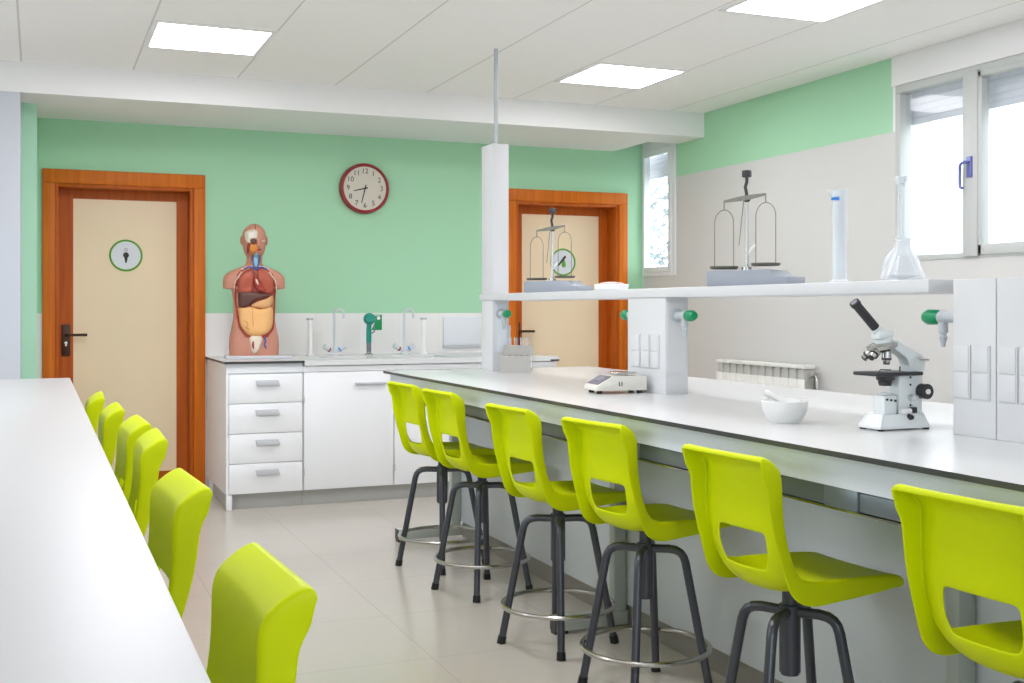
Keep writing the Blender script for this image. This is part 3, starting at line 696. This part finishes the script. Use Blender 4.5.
MB().box(SX0 + 0.022, SX1 - 0.012, 5.602, 5.606, 1.0, 1.25).build('tap_plate', M['panel'], t)
MB().box(SX1, SX1 + 0.022, 5.63, 5.74, 1.04, 1.14, b=0.004).build('socket_box', M['col'], t)
MB().cyl((2.27, 5.735, 2.093), (2.27, 5.735, ZC), 0.011).cyl((2.27, 5.735, 2.093), (2.27, 5.735, 2.10), 0.02).build('pipe', M['tapgrey'], t)
tap(t, 2.243, 5.602, 1.20, -1)
t = thing('service_column', (0, 0, 0), 'low white socket column under the shelf, behind the electronic scale', 'column')
MB().box(SX0, SX1 + 0.006, 3.810, 4.110, BT, SZ0, b=0.002).build('post', M['col'], t)
MB().box(SX0 + 0.006, SX1 - 0.006, 3.806, 3.810, 0.98, 1.25).build('tap_plate', M['col'], t)
sockets(t, 4.075, 0.0757, 0.0696, 3, 0.995, 1.126)
tap(t, 2.245, 3.806, 1.20, -1, 0.062); tap(t, 2.24, 4.110, 1.20, 1)
t = thing('service_column', (0, 0, 0), 'wide white socket column at the right picture edge, beside the microscope', 'column')
MB().box(SX0, SX1 + 0.006, 1.2, 2.181, BT, 1.302, b=0.002).box(SX0, SX1 + 0.006, 2.184, 2.328, BT, 1.302, b=0.002).build('post', M['col'], t)
sockets(t, 2.325, 0.0655, 0.0595, 2, 0.995, 1.133); sockets(t, 2.172, 0.0655, 0.0595, 8, 0.995, 1.133)
tap(t, 2.24, 2.328, 1.203, 1, 0.078)
t = thing('reagent_shelf', (0, 0, 0), 'long white shelf above the bench carrying balances and glassware', 'shelf')
MB().box(2.195, 2.53, 2.412, 5.79, SZ0, SZ1, b=0.003).build('board', M['col'], t)

# ------------------------------------------------------------------ left bench
t = thing('lab_bench', (0, 0, 0), 'white lab bench in the left foreground with glossy empty top', 'bench')
MB().box(-1.06, 0.14, 0.55, 5.82, 0.884, BT, b=0.002).build('worktop', mat('matt white worktop', rgb(208, 209, 211), 0.36), t)
MB().box(0.09, 0.11, 0.6, 5.78, 0.80, 0.884).box(-1.03, -1.01, 0.6, 5.78, 0.80, 0.884).box(-1.01, 0.09, 5.76, 5.78, 0.80, 0.884).build('apron', M['panel'], t, smooth=False)
MB().box(-0.92, -0.32, 0.62, 5.76, 0.085, 0.884).build('base_carcass', M['panel'], t, smooth=False)
MB().box(-0.90, -0.34, 0.64, 5.74, 0.0, 0.085).build('plinth', M['plinthd'], t, smooth=False)

# ------------------------------------------------------------------ stools
SP = [  # x, z, half width, flange depth (or end point of the flange), curve of the sides towards the sitter
 (.230, .522, .140, .008, .000), (.239, .530, .144, .010, .000), (.240, .543, .146, .014, .001), (.229, .553, .149, .022, .003), (.198, .557, .152, .034, .006),
 (.130, .554, .156, .044, .014), (.060, .547, .158, .052, .024), (-.005, .539, .158, .058, .034), (-.050, .531, .158, .062, .042), (-.085, .531, .157, .063, .047),
 (-.115, .543, .156, .059, .046), (-.134, .564, .155, .050, .042), (-.144, .592, .154, .043, .036), (-.149, .620, .153, .039, .029), (-.152, .650, .152, .039, .022),
 (-.153, .682, .151, .041, .016), (-.154, .712, .150, .044, .012), (-.155, .745, .149, .047, .010), (-.156, .785, .148, .051, .010), (-.156, .806, .148, .054, .010), (-.157, .828, .148, (-.2140, .826), .009),
 (-.163, .843, .149, (-.2155, .835), .007), (-.176, .857, .150, (-.2165, .843), .005), (-.193, .869, .151, (-.2180, .851), .004), (-.209, .877, .151, (-.2195, .858), .002), (-.218, .876, .151, (-.2205, .862), .000), (-.221, .865, .151, (-.2210, .863), .000)]
TS = [-1, -.95, -.76, -.6, -.46, -.3, -.1, .1, .3, .46, .6, .76, .95, 1]
def shell_mesh():
    me = bpy.data.meshes.new('shell'); bm = bmesh.new(); rows = []
    n = len(SP)
    for i, (x, z, w, e, c) in enumerate(SP):
        a, b = SP[max(0, i - 1)], SP[min(n - 1, i + 1)]
        tx, tz = b[0] - a[0], b[1] - a[1]; L = math.hypot(tx, tz); tx /= L; tz /= L; nx, nz = tz, -tx
        def pt(y, o): return bm.verts.new((x + nx * o, y, z + nz * o))
        E = Vector((x + nx * (c - e), z + nz * (c - e))) if not isinstance(e, tuple) else Vector(e)
        A = Vector((x + nx * c, z + nz * c))
        def fp(y, f): p = A.lerp(E, f); return bm.verts.new((p.x, y, p.y))
        row = []
        fl = [(.010, 1.0), (.009, .6), (.006, .14)]
        for dy, f in fl: row.append(fp(-(w + dy), f))
        for tt in TS: row.append(pt(w * tt, c * (abs(tt) ** 2.6)))
        for dy, f in fl[::-1]: row.append(fp(w + dy, f))
        rows.append(row)
    hole_rows = range(12, 15); lo, hi = 3 + 3, 3 + 10       # columns of TS between -.6 and .6
    for i in range(n - 1):
        for k in range(len(rows[0]) - 1):
            if i in hole_rows and lo <= k < hi: continue
            bm.faces.new((rows[i][k], rows[i][k + 1], rows[i + 1][k + 1], rows[i + 1][k]))
    bmesh.ops.recalc_face_normals(bm, faces=bm.faces)
    # outline of the hand hole: wider at the top, rounded below
    for k in (lo, lo + 1, hi - 1, hi):
        s = -1 if k <= lo + 1 else 1
        for i, f in ((12, .84), (15, 1.0)):
            if k in (lo, hi): rows[i][k].co.y *= f
    f0 = bm.faces[0]; bm.normal_update()
    up = sum((f.normal.z for f in bm.faces if abs(f.calc_center_median().x) < .1 and abs(f.calc_center_median().y) < .1), 0.0)
    if up < 0: bmesh.ops.reverse_faces(bm, faces=bm.faces)
    cl = bm.edges.layers.float.new('crease_edge')
    for i in range(4, n - 1):
        for k in (2, len(rows[0]) - 3):
            e = bm.edges.get((rows[i][k], rows[i + 1][k]))
            if e: e[cl] = 0.35
    for k in range(3, len(rows[0]) - 4):
        for i, v in ((24, 0.5), (21, 0.3)):
            e = bm.edges.get((rows[i][k], rows[i][k + 1]))
            if e: e[cl] = v
    bm.to_mesh(me); bm.free(); me.materials.append(M['lime'])
    for p in me.polygons: p.use_smooth = True
    return me
SHELL = shell_mesh()
def make_stool():
    t = thing('lab_stool', (0, 0, 0), 'lime stool', 'stool')
    o = bpy.data.objects.new('shell', SHELL); COL.objects.link(o); o.parent = t
    md = o.modifiers.new('thick', 'SOLIDIFY'); md.thickness = 0.0065; md.offset = -1
    md = o.modifiers.new('soft', 'SUBSURF'); md.levels = 2; md.render_levels = 2
    MB().cyl((0, 0, 0.305), (0, 0, 0.475), 0.027, seg=24).cyl((0, 0, 0.298), (0, 0, 0.305), 0.023, seg=24).build('spindle', M['leg'], t)
    MB().cyl((0, 0, 0.476), (0, 0, 0.527), 0.02).box(-0.03, 0.09, -0.06, 0.06, 0.512, 0.522, b=0.003).build('seat_plate', M['leg'], t)
    for k in range(4):
        a = math.radians(57 + 90 * k); c, s = math.cos(a), math.sin(a)
        P = [(0.018, 0.458), (0.075, 0.46), (0.098, 0.457), (0.113, 0.449), (0.122, 0.437), (0.128, 0.42), (0.205, 0.018)]
        l = MB().tube([(r * c, r * s, z) for r, z in P], 0.0135, 12).build('leg', M['leg'], t)
        MB().cyl((0.2032 * c, 0.2032 * s, 0.028), (0.2085 * c, 0.2085 * s, 0.0), 0.0155, 0.0165, seg=14).build('foot_cap', M['rubber'], l)
    MB().tube([(0.203 * math.cos(a), 0.203 * math.sin(a), 0.145) for a in [2 * PI * k / 56 for k in range(56)]], 0.009, 10, True).build('foot_ring', M['steel'], t)
    return t
proto = make_stool(); first = [True]
def stool(x, y, rz, lr, label, group):
    if first[0]:
        first[0] = False; o = proto; o.location = (x, y, 0); o.rotation_euler = (0, 0, rz); o['label'] = label; o['group'] = group
    else: o = dup(proto, (x, y, 0), rz, label, group)
    for c in o.children:
        if c.name.split('.')[0] == 'leg': c.rotation_euler = (0, 0, lr - rz)
for x, y, rz, lr, lab in (
    (1.788, 5.215, 0.07, 0.25, 'lime stool at the right bench farthest from the camera, in front of the sink cabinets'),
    (1.788, 4.68, 0.076, 0.1, 'lime stool at the right bench, second from the back counter'),
    (1.763, 3.835, 0.084, 0.2, 'lime stool at the right bench in front of the electronic scale'),
    (1.803, 3.25, 0.16, -0.1, 'lime stool at the right bench, left of the mortar, fourth from the back'),
    (1.766, 2.432, 0.07, -0.4, 'lime stool at the right bench in front of the microscope, whole seat visible'),
    (1.798, 1.68, 0.05, 0.1, 'lime stool cut off by the right picture edge, nearest the camera there')):
    stool(x, y, rz, lr, lab, 'lime stools along the right bench')
for x, y, rz, lab in (
    (0.03, 5.0, -0.03, 'lime stool at the left bench farthest from the camera, beside the cream door'),
    (0.06, 4.38, 0.0, 'lime stool at the left bench, second from the far bench end'),
    (0.095, 3.81, 0.03, 'lime stool at the left bench, mostly hidden by the next stool'),
    (0.105, 3.36, -0.02, 'lime stool at the left bench, third from the camera, just beyond the gap'),
    (0.085, 2.44, 0.06, 'lime stool at the left bench, second from the camera, against the floor'),
    (0.095, 1.57, 0.05, 'lime stool in the bottom foreground, nearest the camera at the left bench')):
    stool(x, y, PI + rz, 0.0, lab, 'lime stools along the left bench')

# ------------------------------------------------------------------ radiator
t = thing('radiator', (XR, 0, 0), 'white sectional radiator on the beige wall behind the bench', 'radiator')
RY0, RY1, RZ0, RZ1 = 5.74, 6.72, 0.22, 0.884
n = 12; pw = (RY1 - RY0) / n
for k in range(n):
    y = RY0 + k * pw
    m = MB().box(-0.115, -0.105, y + 0.002, y + pw - 0.002, RZ0, RZ1 - 0.085, b=0.003).box(-0.105, -0.035, y + pw * .2, y + pw * .8, RZ0, RZ1 - 0.02, mi=1).box(-0.118, -0.03, y + 0.001, y + pw - 0.001, RZ1 - 0.022, RZ1, b=0.004)
    m.box(-0.1, -0.04, y, y + pw, RZ0 + 0.02, RZ0 + 0.07).box(-0.095, -0.045, y, y + pw, RZ1 - 0.1, RZ1 - 0.03, mi=1)
    m.build('radiator_section', [M['rad'], M['radd']], t)
m = MB().cyl((-0.07, RY0, RZ1 - 0.06), (-0.07, RY0 - 0.05, RZ1 - 0.06), 0.016).cyl((-0.07, RY0 - 0.03, RZ1 - 0.06), (-0.11, RY0 - 0.03, RZ1 - 0.06), 0.018).tube([(-0.07, RY0 - 0.05, RZ1 - 0.06), (-0.07, RY0 - 0.065, RZ1 - 0.075), (-0.07, RY0 - 0.07, RZ1 - 0.1), (-0.07, RY0 - 0.07, 0.0)], 0.011)
m.build('valve', M['steel'], t)
MB().box(-0.03, -0.003, RY0 + 0.2, RY0 + 0.24, RZ1 - 0.12, RZ1 - 0.05).box(-0.03, -0.003, RY1 - 0.24, RY1 - 0.2, RZ1 - 0.12, RZ1 - 0.05).build('wall_hook', M['rad'], t)

# ------------------------------------------------------------------ balances on the shelf
def balance(loc, rz, label, tilt):
    t = thing('beam_balance', loc, label, 'balance', rz=rz, group='beam balances on the reagent shelf')
    L = 0.19
    m = MB().prism([(-0.122, 0), (L, 0), (L, 0.032), (L - 0.045, 0.034), (L - 0.07, 0.056), (-0.122, 0.056)], -0.07, 0.07, b=0.004); m.build('base', M['balance'], t)
    MB().cyl((0, 0, 0.056), (0, 0, 0.068), 0.018).cyl((0, 0, 0.068), (0, 0, 0.31), 0.0065).build('pillar', M['steel'], t)
    MB().tube([(0, 0, 0.295), (0.001, -0.004, 0.33), (-0.004, -0.004, 0.35), (0, 0, 0.37), (0, 0, 0.395)], 0.006).box(-0.014, 0.014, -0.012, 0.012, 0.385, 0.41, b=0.003).ball((0, 0, 0.31), 0.014).build('head', M['black'], t)
    bm_ = MB().prism([(-0.082, -0.004), (-0.02, -0.009), (0.02, -0.009), (0.082, -0.004), (0.082, 0.003), (0.02, 0.007), (-0.02, 0.007), (-0.082, 0.003)], -0.004, 0.004, mtx=Matrix.Translation((0, -0.016, 0.312)) @ Matrix.Rotation(-tilt, 4, 'Y')).build('beam', M['pan'], t)
    MB().prism([(-0.002, 0.0), (0.002, 0.0), (0.001, -0.17), (-0.001, -0.17)], -0.011, -0.009, mtx=Matrix.Translation((0, -0.010, 0.312)) @ Matrix.Rotation(0.12, 4, 'Y')).build('pointer', M['wire'], t)
    MB().prism([(0.012, 0.115), (0.04, 0.14), (0.038, 0.15), (0.02, 0.135)], -0.014, -0.010).build('scale_plate', M['white'], t)
    for sg in (-1, 1):
        ex = sg * 0.082 * math.cos(tilt); ez = 0.312 + sg * 0.082 * math.sin(tilt)
        pz = 0.066 + (0.008 if sg > 0 else 0.0)
        top = ez - 0.03; r = 0.038
        P = [(ex - r, 0, pz)] + [(ex - r * math.cos(a), 0, top - r * 1.25 + r * 1.25 * math.sin(a)) for a in [PI * k / 14 for k in range(15)]] + [(ex + r, 0, pz)]
        st = MB().tube([(x, y - 0.016, z) for x, y, z in P], 0.0018, 6).tube([(ex, -0.016, ez - 0.004), (ex, -0.016, top)], 0.0025, 6).build('stirrup', M['wire'], t)
        MB().lathe([(0, 0), (0.045, 0), (0.05, 0.003), (0.051, 0.01), (0.049, 0.01), (0.047, 0.005), (0, 0.004)], c=(ex, -0.016, pz - 0.004)).build('pan', M['pan'], st)
    return t
balance((2.315, 3.44, SZ1), math.radians(-62), 'equal-arm beam balance on blue-grey base against the beige wall', math.radians(6))
balance((2.315, 5.10, SZ1), math.radians(-58), 'equal-arm beam balance on the shelf in front of the far cream door', math.radians(6))

# ------------------------------------------------------------------ glassware and dish on the shelf
t = thing('measuring_cylinder', (2.31, 2.925, SZ1), 'tall clear measuring cylinder with blue mark on the shelf', 'cylinder')
MB().lathe([(0, 0.0), (0.036, 0.0), (0.036, 0.006), (0.024, 0.012), (0.0225, 0.02), (0.0225, 0.285), (0.026, 0.292), (0.0245, 0.292), (0.0205, 0.284), (0.0205, 0.02), (0, 0.018)]).build('tube', M['plast'], t)
MB().prism([(-0.021, 0), (0.006, 0), (0.004, 0.01), (-0.019, 0.009)], -0.0245, -0.0228, mtx=Matrix.Translation((0, 0, 0.258)) @ Matrix.Rotation(-0.9, 4, 'Z')).build('blue_mark', M['blue'], t)
MB().prism([(0.022, 0.265), (0.038, 0.294), (0.02, 0.292)], -0.01, 0.01, mtx=Matrix.Rotation(2.4, 4, 'Z')).build('spout', M['plast'], t)
t = thing('conical_flask', (2.30, 2.63, SZ1), 'clear wide conical flask on the near end of the shelf', 'flask')
MB().lathe([(0, 0.0), (0.06, 0.0), (0.064, 0.006), (0.062, 0.016), (0.026, 0.085), (0.021, 0.1), (0.021, 0.118), (0.026, 0.122), (0.024, 0.122), (0.019, 0.117), (0.019, 0.1), (0.024, 0.084), (0.058, 0.016), (0, 0.004)]).build('glass_wall', M['glass'], t)
t = thing('volumetric_flask', (2.42, 2.775, SZ1), 'clear long-necked flask with flared lip in front of window frame', 'flask')
MB().lathe([(0, 0.0), (0.03, 0.0), (0.052, 0.02), (0.057, 0.045), (0.05, 0.072), (0.028, 0.098), (0.013, 0.118), (0.0115, 0.14), (0.0115, 0.30), (0.02, 0.314), (0.02, 0.322), (0.017, 0.322), (0.0095, 0.3), (0.0095, 0.14), (0.026, 0.096), (0.048, 0.07), (0.054, 0.045), (0.03, 0.004), (0, 0.004)]).build('glass_wall', M['glass'], t)
MB().cyl((0, 0, 0.3), (0, 0, 0.318), 0.013, 0.018).cyl((0, 0, 0.128), (0, 0, 0.138), 0.02).build('stopper', M['plast'], t)
t = thing('round_dish', (2.275, 4.40, SZ1), 'shallow white dish with pinkish content on shelf beside the door frame', 'dish')
MB().lathe([(0, 0), (0.066, 0), (0.072, 0.004), (0.074, 0.024), (0.071, 0.026), (0.068, 0.008), (0, 0.006)]).build('bowl', M['lam'], t)
MB().lathe([(0, 0.037), (0.03, 0.036), (0.05, 0.032), (0.068, 0.02), (0.068, 0.008), (0, 0.008)]).build('content', M['pink'], t)

# ------------------------------------------------------------------ on the bench
# electronic scale
t = thing('electronic_scale', (1.962, 3.925, BT), 'low white electronic scale with sloped keypad on the bench', 'scale', rz=-0.1)
lw, ld = 0.212, 0.135
MB().prism([(0.0, 0.014), (0.004, 0.012), (lw, 0.012), (lw, 0.066), (0.075, 0.068), (0.004, 0.030)], 0.0, ld, b=0.004).build('housing', M['ivory'], t)
mm = Matrix.Translation((0.040, ld / 2, 0.0505)) @ Matrix.Rotation(-math.atan2(0.038, 0.071), 4, 'Y')
k = MB().box(-0.031, 0.031, -0.056, 0.056, -0.001, 0.003, b=0.001, mtx=mm).build('keypad', M['violet'], t)
MB().box(-0.008, 0.018, -0.03, 0.035, 0.003, 0.0042, mtx=mm).build('display', M['lcd'], k)
MB().lathe([(0, 0), (0.053, 0), (0.055, 0.004), (0.053, 0.0065), (0, 0.006)], c=(0.14, ld / 2 + 0.003, 0.074)).cyl((0.14, ld / 2 + 0.003, 0.066), (0.14, ld / 2 + 0.003, 0.075), 0.02).build('weighing_pan', M['steel'], t)
MB().box(0.095, 0.0985, -0.0012, 0.0, 0.03, 0.046).box(0.095, 0.102, -0.0012, 0.0, 0.03, 0.033).box(0.106, 0.1095, -0.0012, 0.0, 0.03, 0.046).build('side_mark', M['ink'], t)
for x in (0.025, 0.19):
    for y in (0.025, ld - 0.025): MB().cyl((x, y, 0), (x, y, 0.014), 0.011).build('foot', M['rubber'], t)
# mortar and pestle
t = thing('mortar', (1.975, 2.745, BT), 'white porcelain mortar bowl on the bench in front of the radiator', 'mortar')
MB().lathe([(0, 0.0), (0.04, 0.0), (0.043, 0.004), (0.054, 0.018), (0.0625, 0.038), (0.0655, 0.056), (0.066, 0.062), (0.063, 0.064), (0.058, 0.056), (0.05, 0.036), (0.03, 0.016), (0, 0.012)], seg=48).prism([(-0.012, 0.05), (0.012, 0.05), (0.008, 0.064), (-0.008, 0.064)], 0.058, 0.074, axis='x').build('bowl', M['porc'], t)
t = thing('pestle', (1.975, 2.745, BT), 'white pestle leaning in the porcelain mortar', 'pestle')
a = Vector((-0.038, 0.034, 0.083)); b = Vector((0.03, -0.026, 0.036))
MB().tube([a + (b - a) * f for f in (-0.08, -0.05, 0, 0.08, 0.2, 0.5, 0.8, 0.92, 1.0, 1.02)], [0.004, 0.009, 0.011, 0.0105, 0.0075, 0.0085, 0.011, 0.014, 0.011, 0.004], 14).build('rod', M['porc'], t)
# test tube racks and tubes
def rack(loc, rz, label, w, d, h, shelves, tubes, tlen):
    t = thing('test_tube_rack', loc, label, 'test tube rack', rz=rz, group='test tube racks by the tall post')
    m = MB()
    m.box(-w / 2, w / 2, -d / 2, d / 2, 0, 0.008).box(-w / 2, -w / 2 + 0.004, -d / 2, d / 2, 0.008, h).box(w / 2 - 0.004, w / 2, -d / 2, d / 2, 0.008, h)
    m.build('frame', M['rackgrey'], t, smooth=False)
    for z0, z1 in shelves: MB().box(-w / 2 + 0.004, w / 2 - 0.004, -d / 2, d / 2, z0, z1).build('tier', M['rackgrey'], t, smooth=False)
    k = 0
    for x in tubes:
        k += 1
        tt = thing('test_tube', Vector(loc) + Matrix.Rotation(rz, 3, 'Z') @ Vector((x, 0, 0.009)), None, 'test tube', rz=rz, group='glass test tubes standing in the rack')
        tt['label'] = 'thin clear glass test tube standing upright in the rear rack'
        MB().lathe([(0, 0), (0.005, 0.002), (0.008, 0.009), (0.008, tlen), (0.0095, tlen + 0.002), (0.0068, tlen + 0.002), (0.0068, 0.009), (0, 0.003)], seg=16).build('glass_wall', M['glass'], tt)
    return t
rack((2.32, 5.537, BT), math.radians(-24), 'grey test tube rack standing behind, glass tubes sticking out on top', 0.15, 0.05, 0.135, [(0.085, 0.135)], [-0.045, -0.015, 0.015, 0.045], 0.165)
r2 = rack((2.238, 5.385, BT), math.radians(-24), 'empty low grey test tube rack in front, nearest the tall post', 0.155, 0.055, 0.088, [(0.078, 0.086)], [], 0.1)
m = MB()
for k in range(9): m.box(-0.07 + k * 0.0175 - 0.0012, -0.07 + k * 0.0175 + 0.0012, -0.0265, 0.0265, 0.009, 0.078)
m.build('divider', M['rackgrey'], r2, smooth=False)
MB().box(-0.0775, 0.0775, -0.0295, -0.0275, 0.0, 0.084).build('front_plate', M['rackgrey'], r2, smooth=False)

# microscope
t = thing('microscope', (2.17, 2.49, BT), 'white student microscope with tilted black eyepiece on the bench', 'microscope')
def loft(m, A, B, z0, z1):
    V = [(x, y, z0) for x, y in A] + [(x, y, z1) for x, y in B]; n = len(A)
    m.quads(V, [tuple(range(n))[::-1], tuple(range(n, 2 * n))] + [(k, (k + 1) % n, n + (k + 1) % n, n + k) for k in range(n)]); return m
m = MB(); bt = [(-.106, -.045), (.058, -.045), (.066, -.036), (.066, .036), (.058, .045), (-.106, .045), (-.11, .036), (-.11, -.036)]
loft(m, bt, [(x, y) for x, y in bt], 0.005, 0.012); loft(m, bt, [(-.088, -.032), (.05, -.032), (.056, -.026), (.056, .026), (.05, .032), (-.088, .032), (-.092, .026), (-.092, -.026)], 0.012, 0.043)
m.build('base', M['mwhite'], t)
for x in (-.097, .054):
    for y in (-.036, .036): MB().cyl((x, y, 0), (x, y, 0.006), 0.009).build('foot', M['rubber'], t)
m = MB().box(-.026, .056, -.024, .024, 0.041, 0.15, b=0.006)
m.prism([(.012, .14), (.058, .14), (.066, .16), (.07, .18), (.062, .198), (-.03, .243), (-.055, .236), (-.05, .226), (.004, .192), (.014, .172)], -.02, .02, b=0.004)
m.build('arm', M['mwhite'], t)
MB().box(-.074, -.03, -.022, .022, 0.041, 0.093, b=0.005).cyl((-.052, 0, .093), (-.052, 0, .098), 0.016).build('illuminator', M['mwhite'], t)
MB().box(-.122, .036, -.048, .048, 0.146, 0.156, b=0.003).tube([(-.09, -.02, .157), (-.085, -.02, .163), (-.05, -.02, .161)], 0.0015, 6).tube([(-.02, -.02, .157), (-.02, -.02, .17)], 0.002, 6).build('stage', M['black'], t)
MB().cyl((-.053, 0, .146), (-.053, 0, .134), 0.024).cyl((-.053, 0, .134), (-.053, 0, .118), 0.02, 0.016).tube([(-.06, -.02, .13), (-.1, -.03, .128)], 0.002, 6).build('condenser', M['black'], t)
n_ = MB().lathe([(0, -.012), (.03, -.01), (.04, -.002), (.042, .006), (.03, .012), (0, .014)], mtx=Matrix.Translation((-.062, 0, .222)) @ Matrix.Rotation(math.radians(-12), 4, 'Y')).build('nosepiece', M['steel'], t)
def objective(p, q, name):
    p, q = Vector(p), Vector(q); d = q - p
    o = MB().cyl(p, p + d * .62, 0.0125).cyl(p + d * .62, q, 0.0125, 0.008).build(name, M['steel'], t)
    MB().cyl(p + d * .6, p + d * .72, 0.0132).cyl(p + d * .92, q + d * .02, 0.0088).build('black_ring', M['black'], o)
objective((-.052, -.005, .218), (-.053, -.005, .176), 'objective'); objective((-.08, -.008, .22), (-.112, -.014, .194), 'objective'); objective((-.07, .02, .22), (-.082, .05, .19), 'objective')
hd = Vector((-.066, 0, .255)); e0 = Vector((-.086, 0, .275)); e1 = Vector((-.156, 0, .343))
MB().cyl((-.055, 0, .232), (-.058, 0, .246), .024).box(-.088, -.035, -.018, .018, .243, .268, b=.007).cyl(hd, e0, .015).build('head', M['mwhite'], t)
d = e1 - e0
MB().cyl(e0, e0 + d * .9, .0125).cyl(e0 + d * .9, e1, .0145).build('eyepiece', M['black'], t)
MB().cyl(e1, e1 + d * .012, .009).build('lens', M['lcd'], t)
for s in (-1, 1):
    k = MB().cyl((.05, s * .024, .102), (.05, s * .048, .102), .0205, seg=28).build('focus_knob', M['black'], t)
    MB().cyl((.05, s * .048, .102), (.05, s * .052, .102), .007).build('knob_cap', M['lam'], k)
MB().cyl((.012, -.024, .085), (.012, -.04, .085), .009).cyl((.03, -.024, .085), (.03, -.03, .085), .007).build('tension_knob', M['grey'], t)
MB().cyl((-.03, -.032, .05), (.005, -.032, .05), .0075).build('lamp_cap', M['lam'], t)
MB().box(.008, .026, -.036, -.024, .044, .06, b=.002).cyl((0, -.034, .034), (0, -.046, .034), .009, .006).build('switch', M['black'], t)
m = MB()
for x, z in ((.012, .14), (.012, .12), (.012, .065), (-.066, .082), (-.052, .08), (-.038, .078)): m.cyl((x, -.021, z), (x, -.0255, z), .003, seg=10)
m.build('screw', M['ink'], t)
MB().tube([(.04, -.018, .19), (.05, -.024, .188), (.075, -.024, .186)], .0028, 6).build('stop_lever', M['steel'], t)

# ------------------------------------------------------------------ camera and view
cd = bpy.data.cameras.new('camera'); cam = bpy.data.objects.new('camera', cd); COL.objects.link(cam)
cam.location = (0, 0, 1.225); cam.rotation_euler = (PI / 2, 0, -math.radians(22.4))
cd.sensor_fit = 'HORIZONTAL'; cd.sensor_width = 36.0; cd.lens = 36.0 * 1150 / 1024; cd.shift_y = -(341.5 - 309) / 1024; cd.clip_start = 0.02
SC.camera = cam
SC.view_settings.view_transform = 'Standard'; SC.view_settings.look = 'None'; SC.view_settings.exposure = 0.15; SC.view_settings.gamma = 1.0; SC.view_settings.use_curve_mapping = False
SC.cycles.use_denoising = True
SC.cycles.max_bounces = 10; SC.cycles.diffuse_bounces = 6; SC.cycles.transparent_max_bounces = 24
SC.cycles.sample_clamp_indirect = 6.0
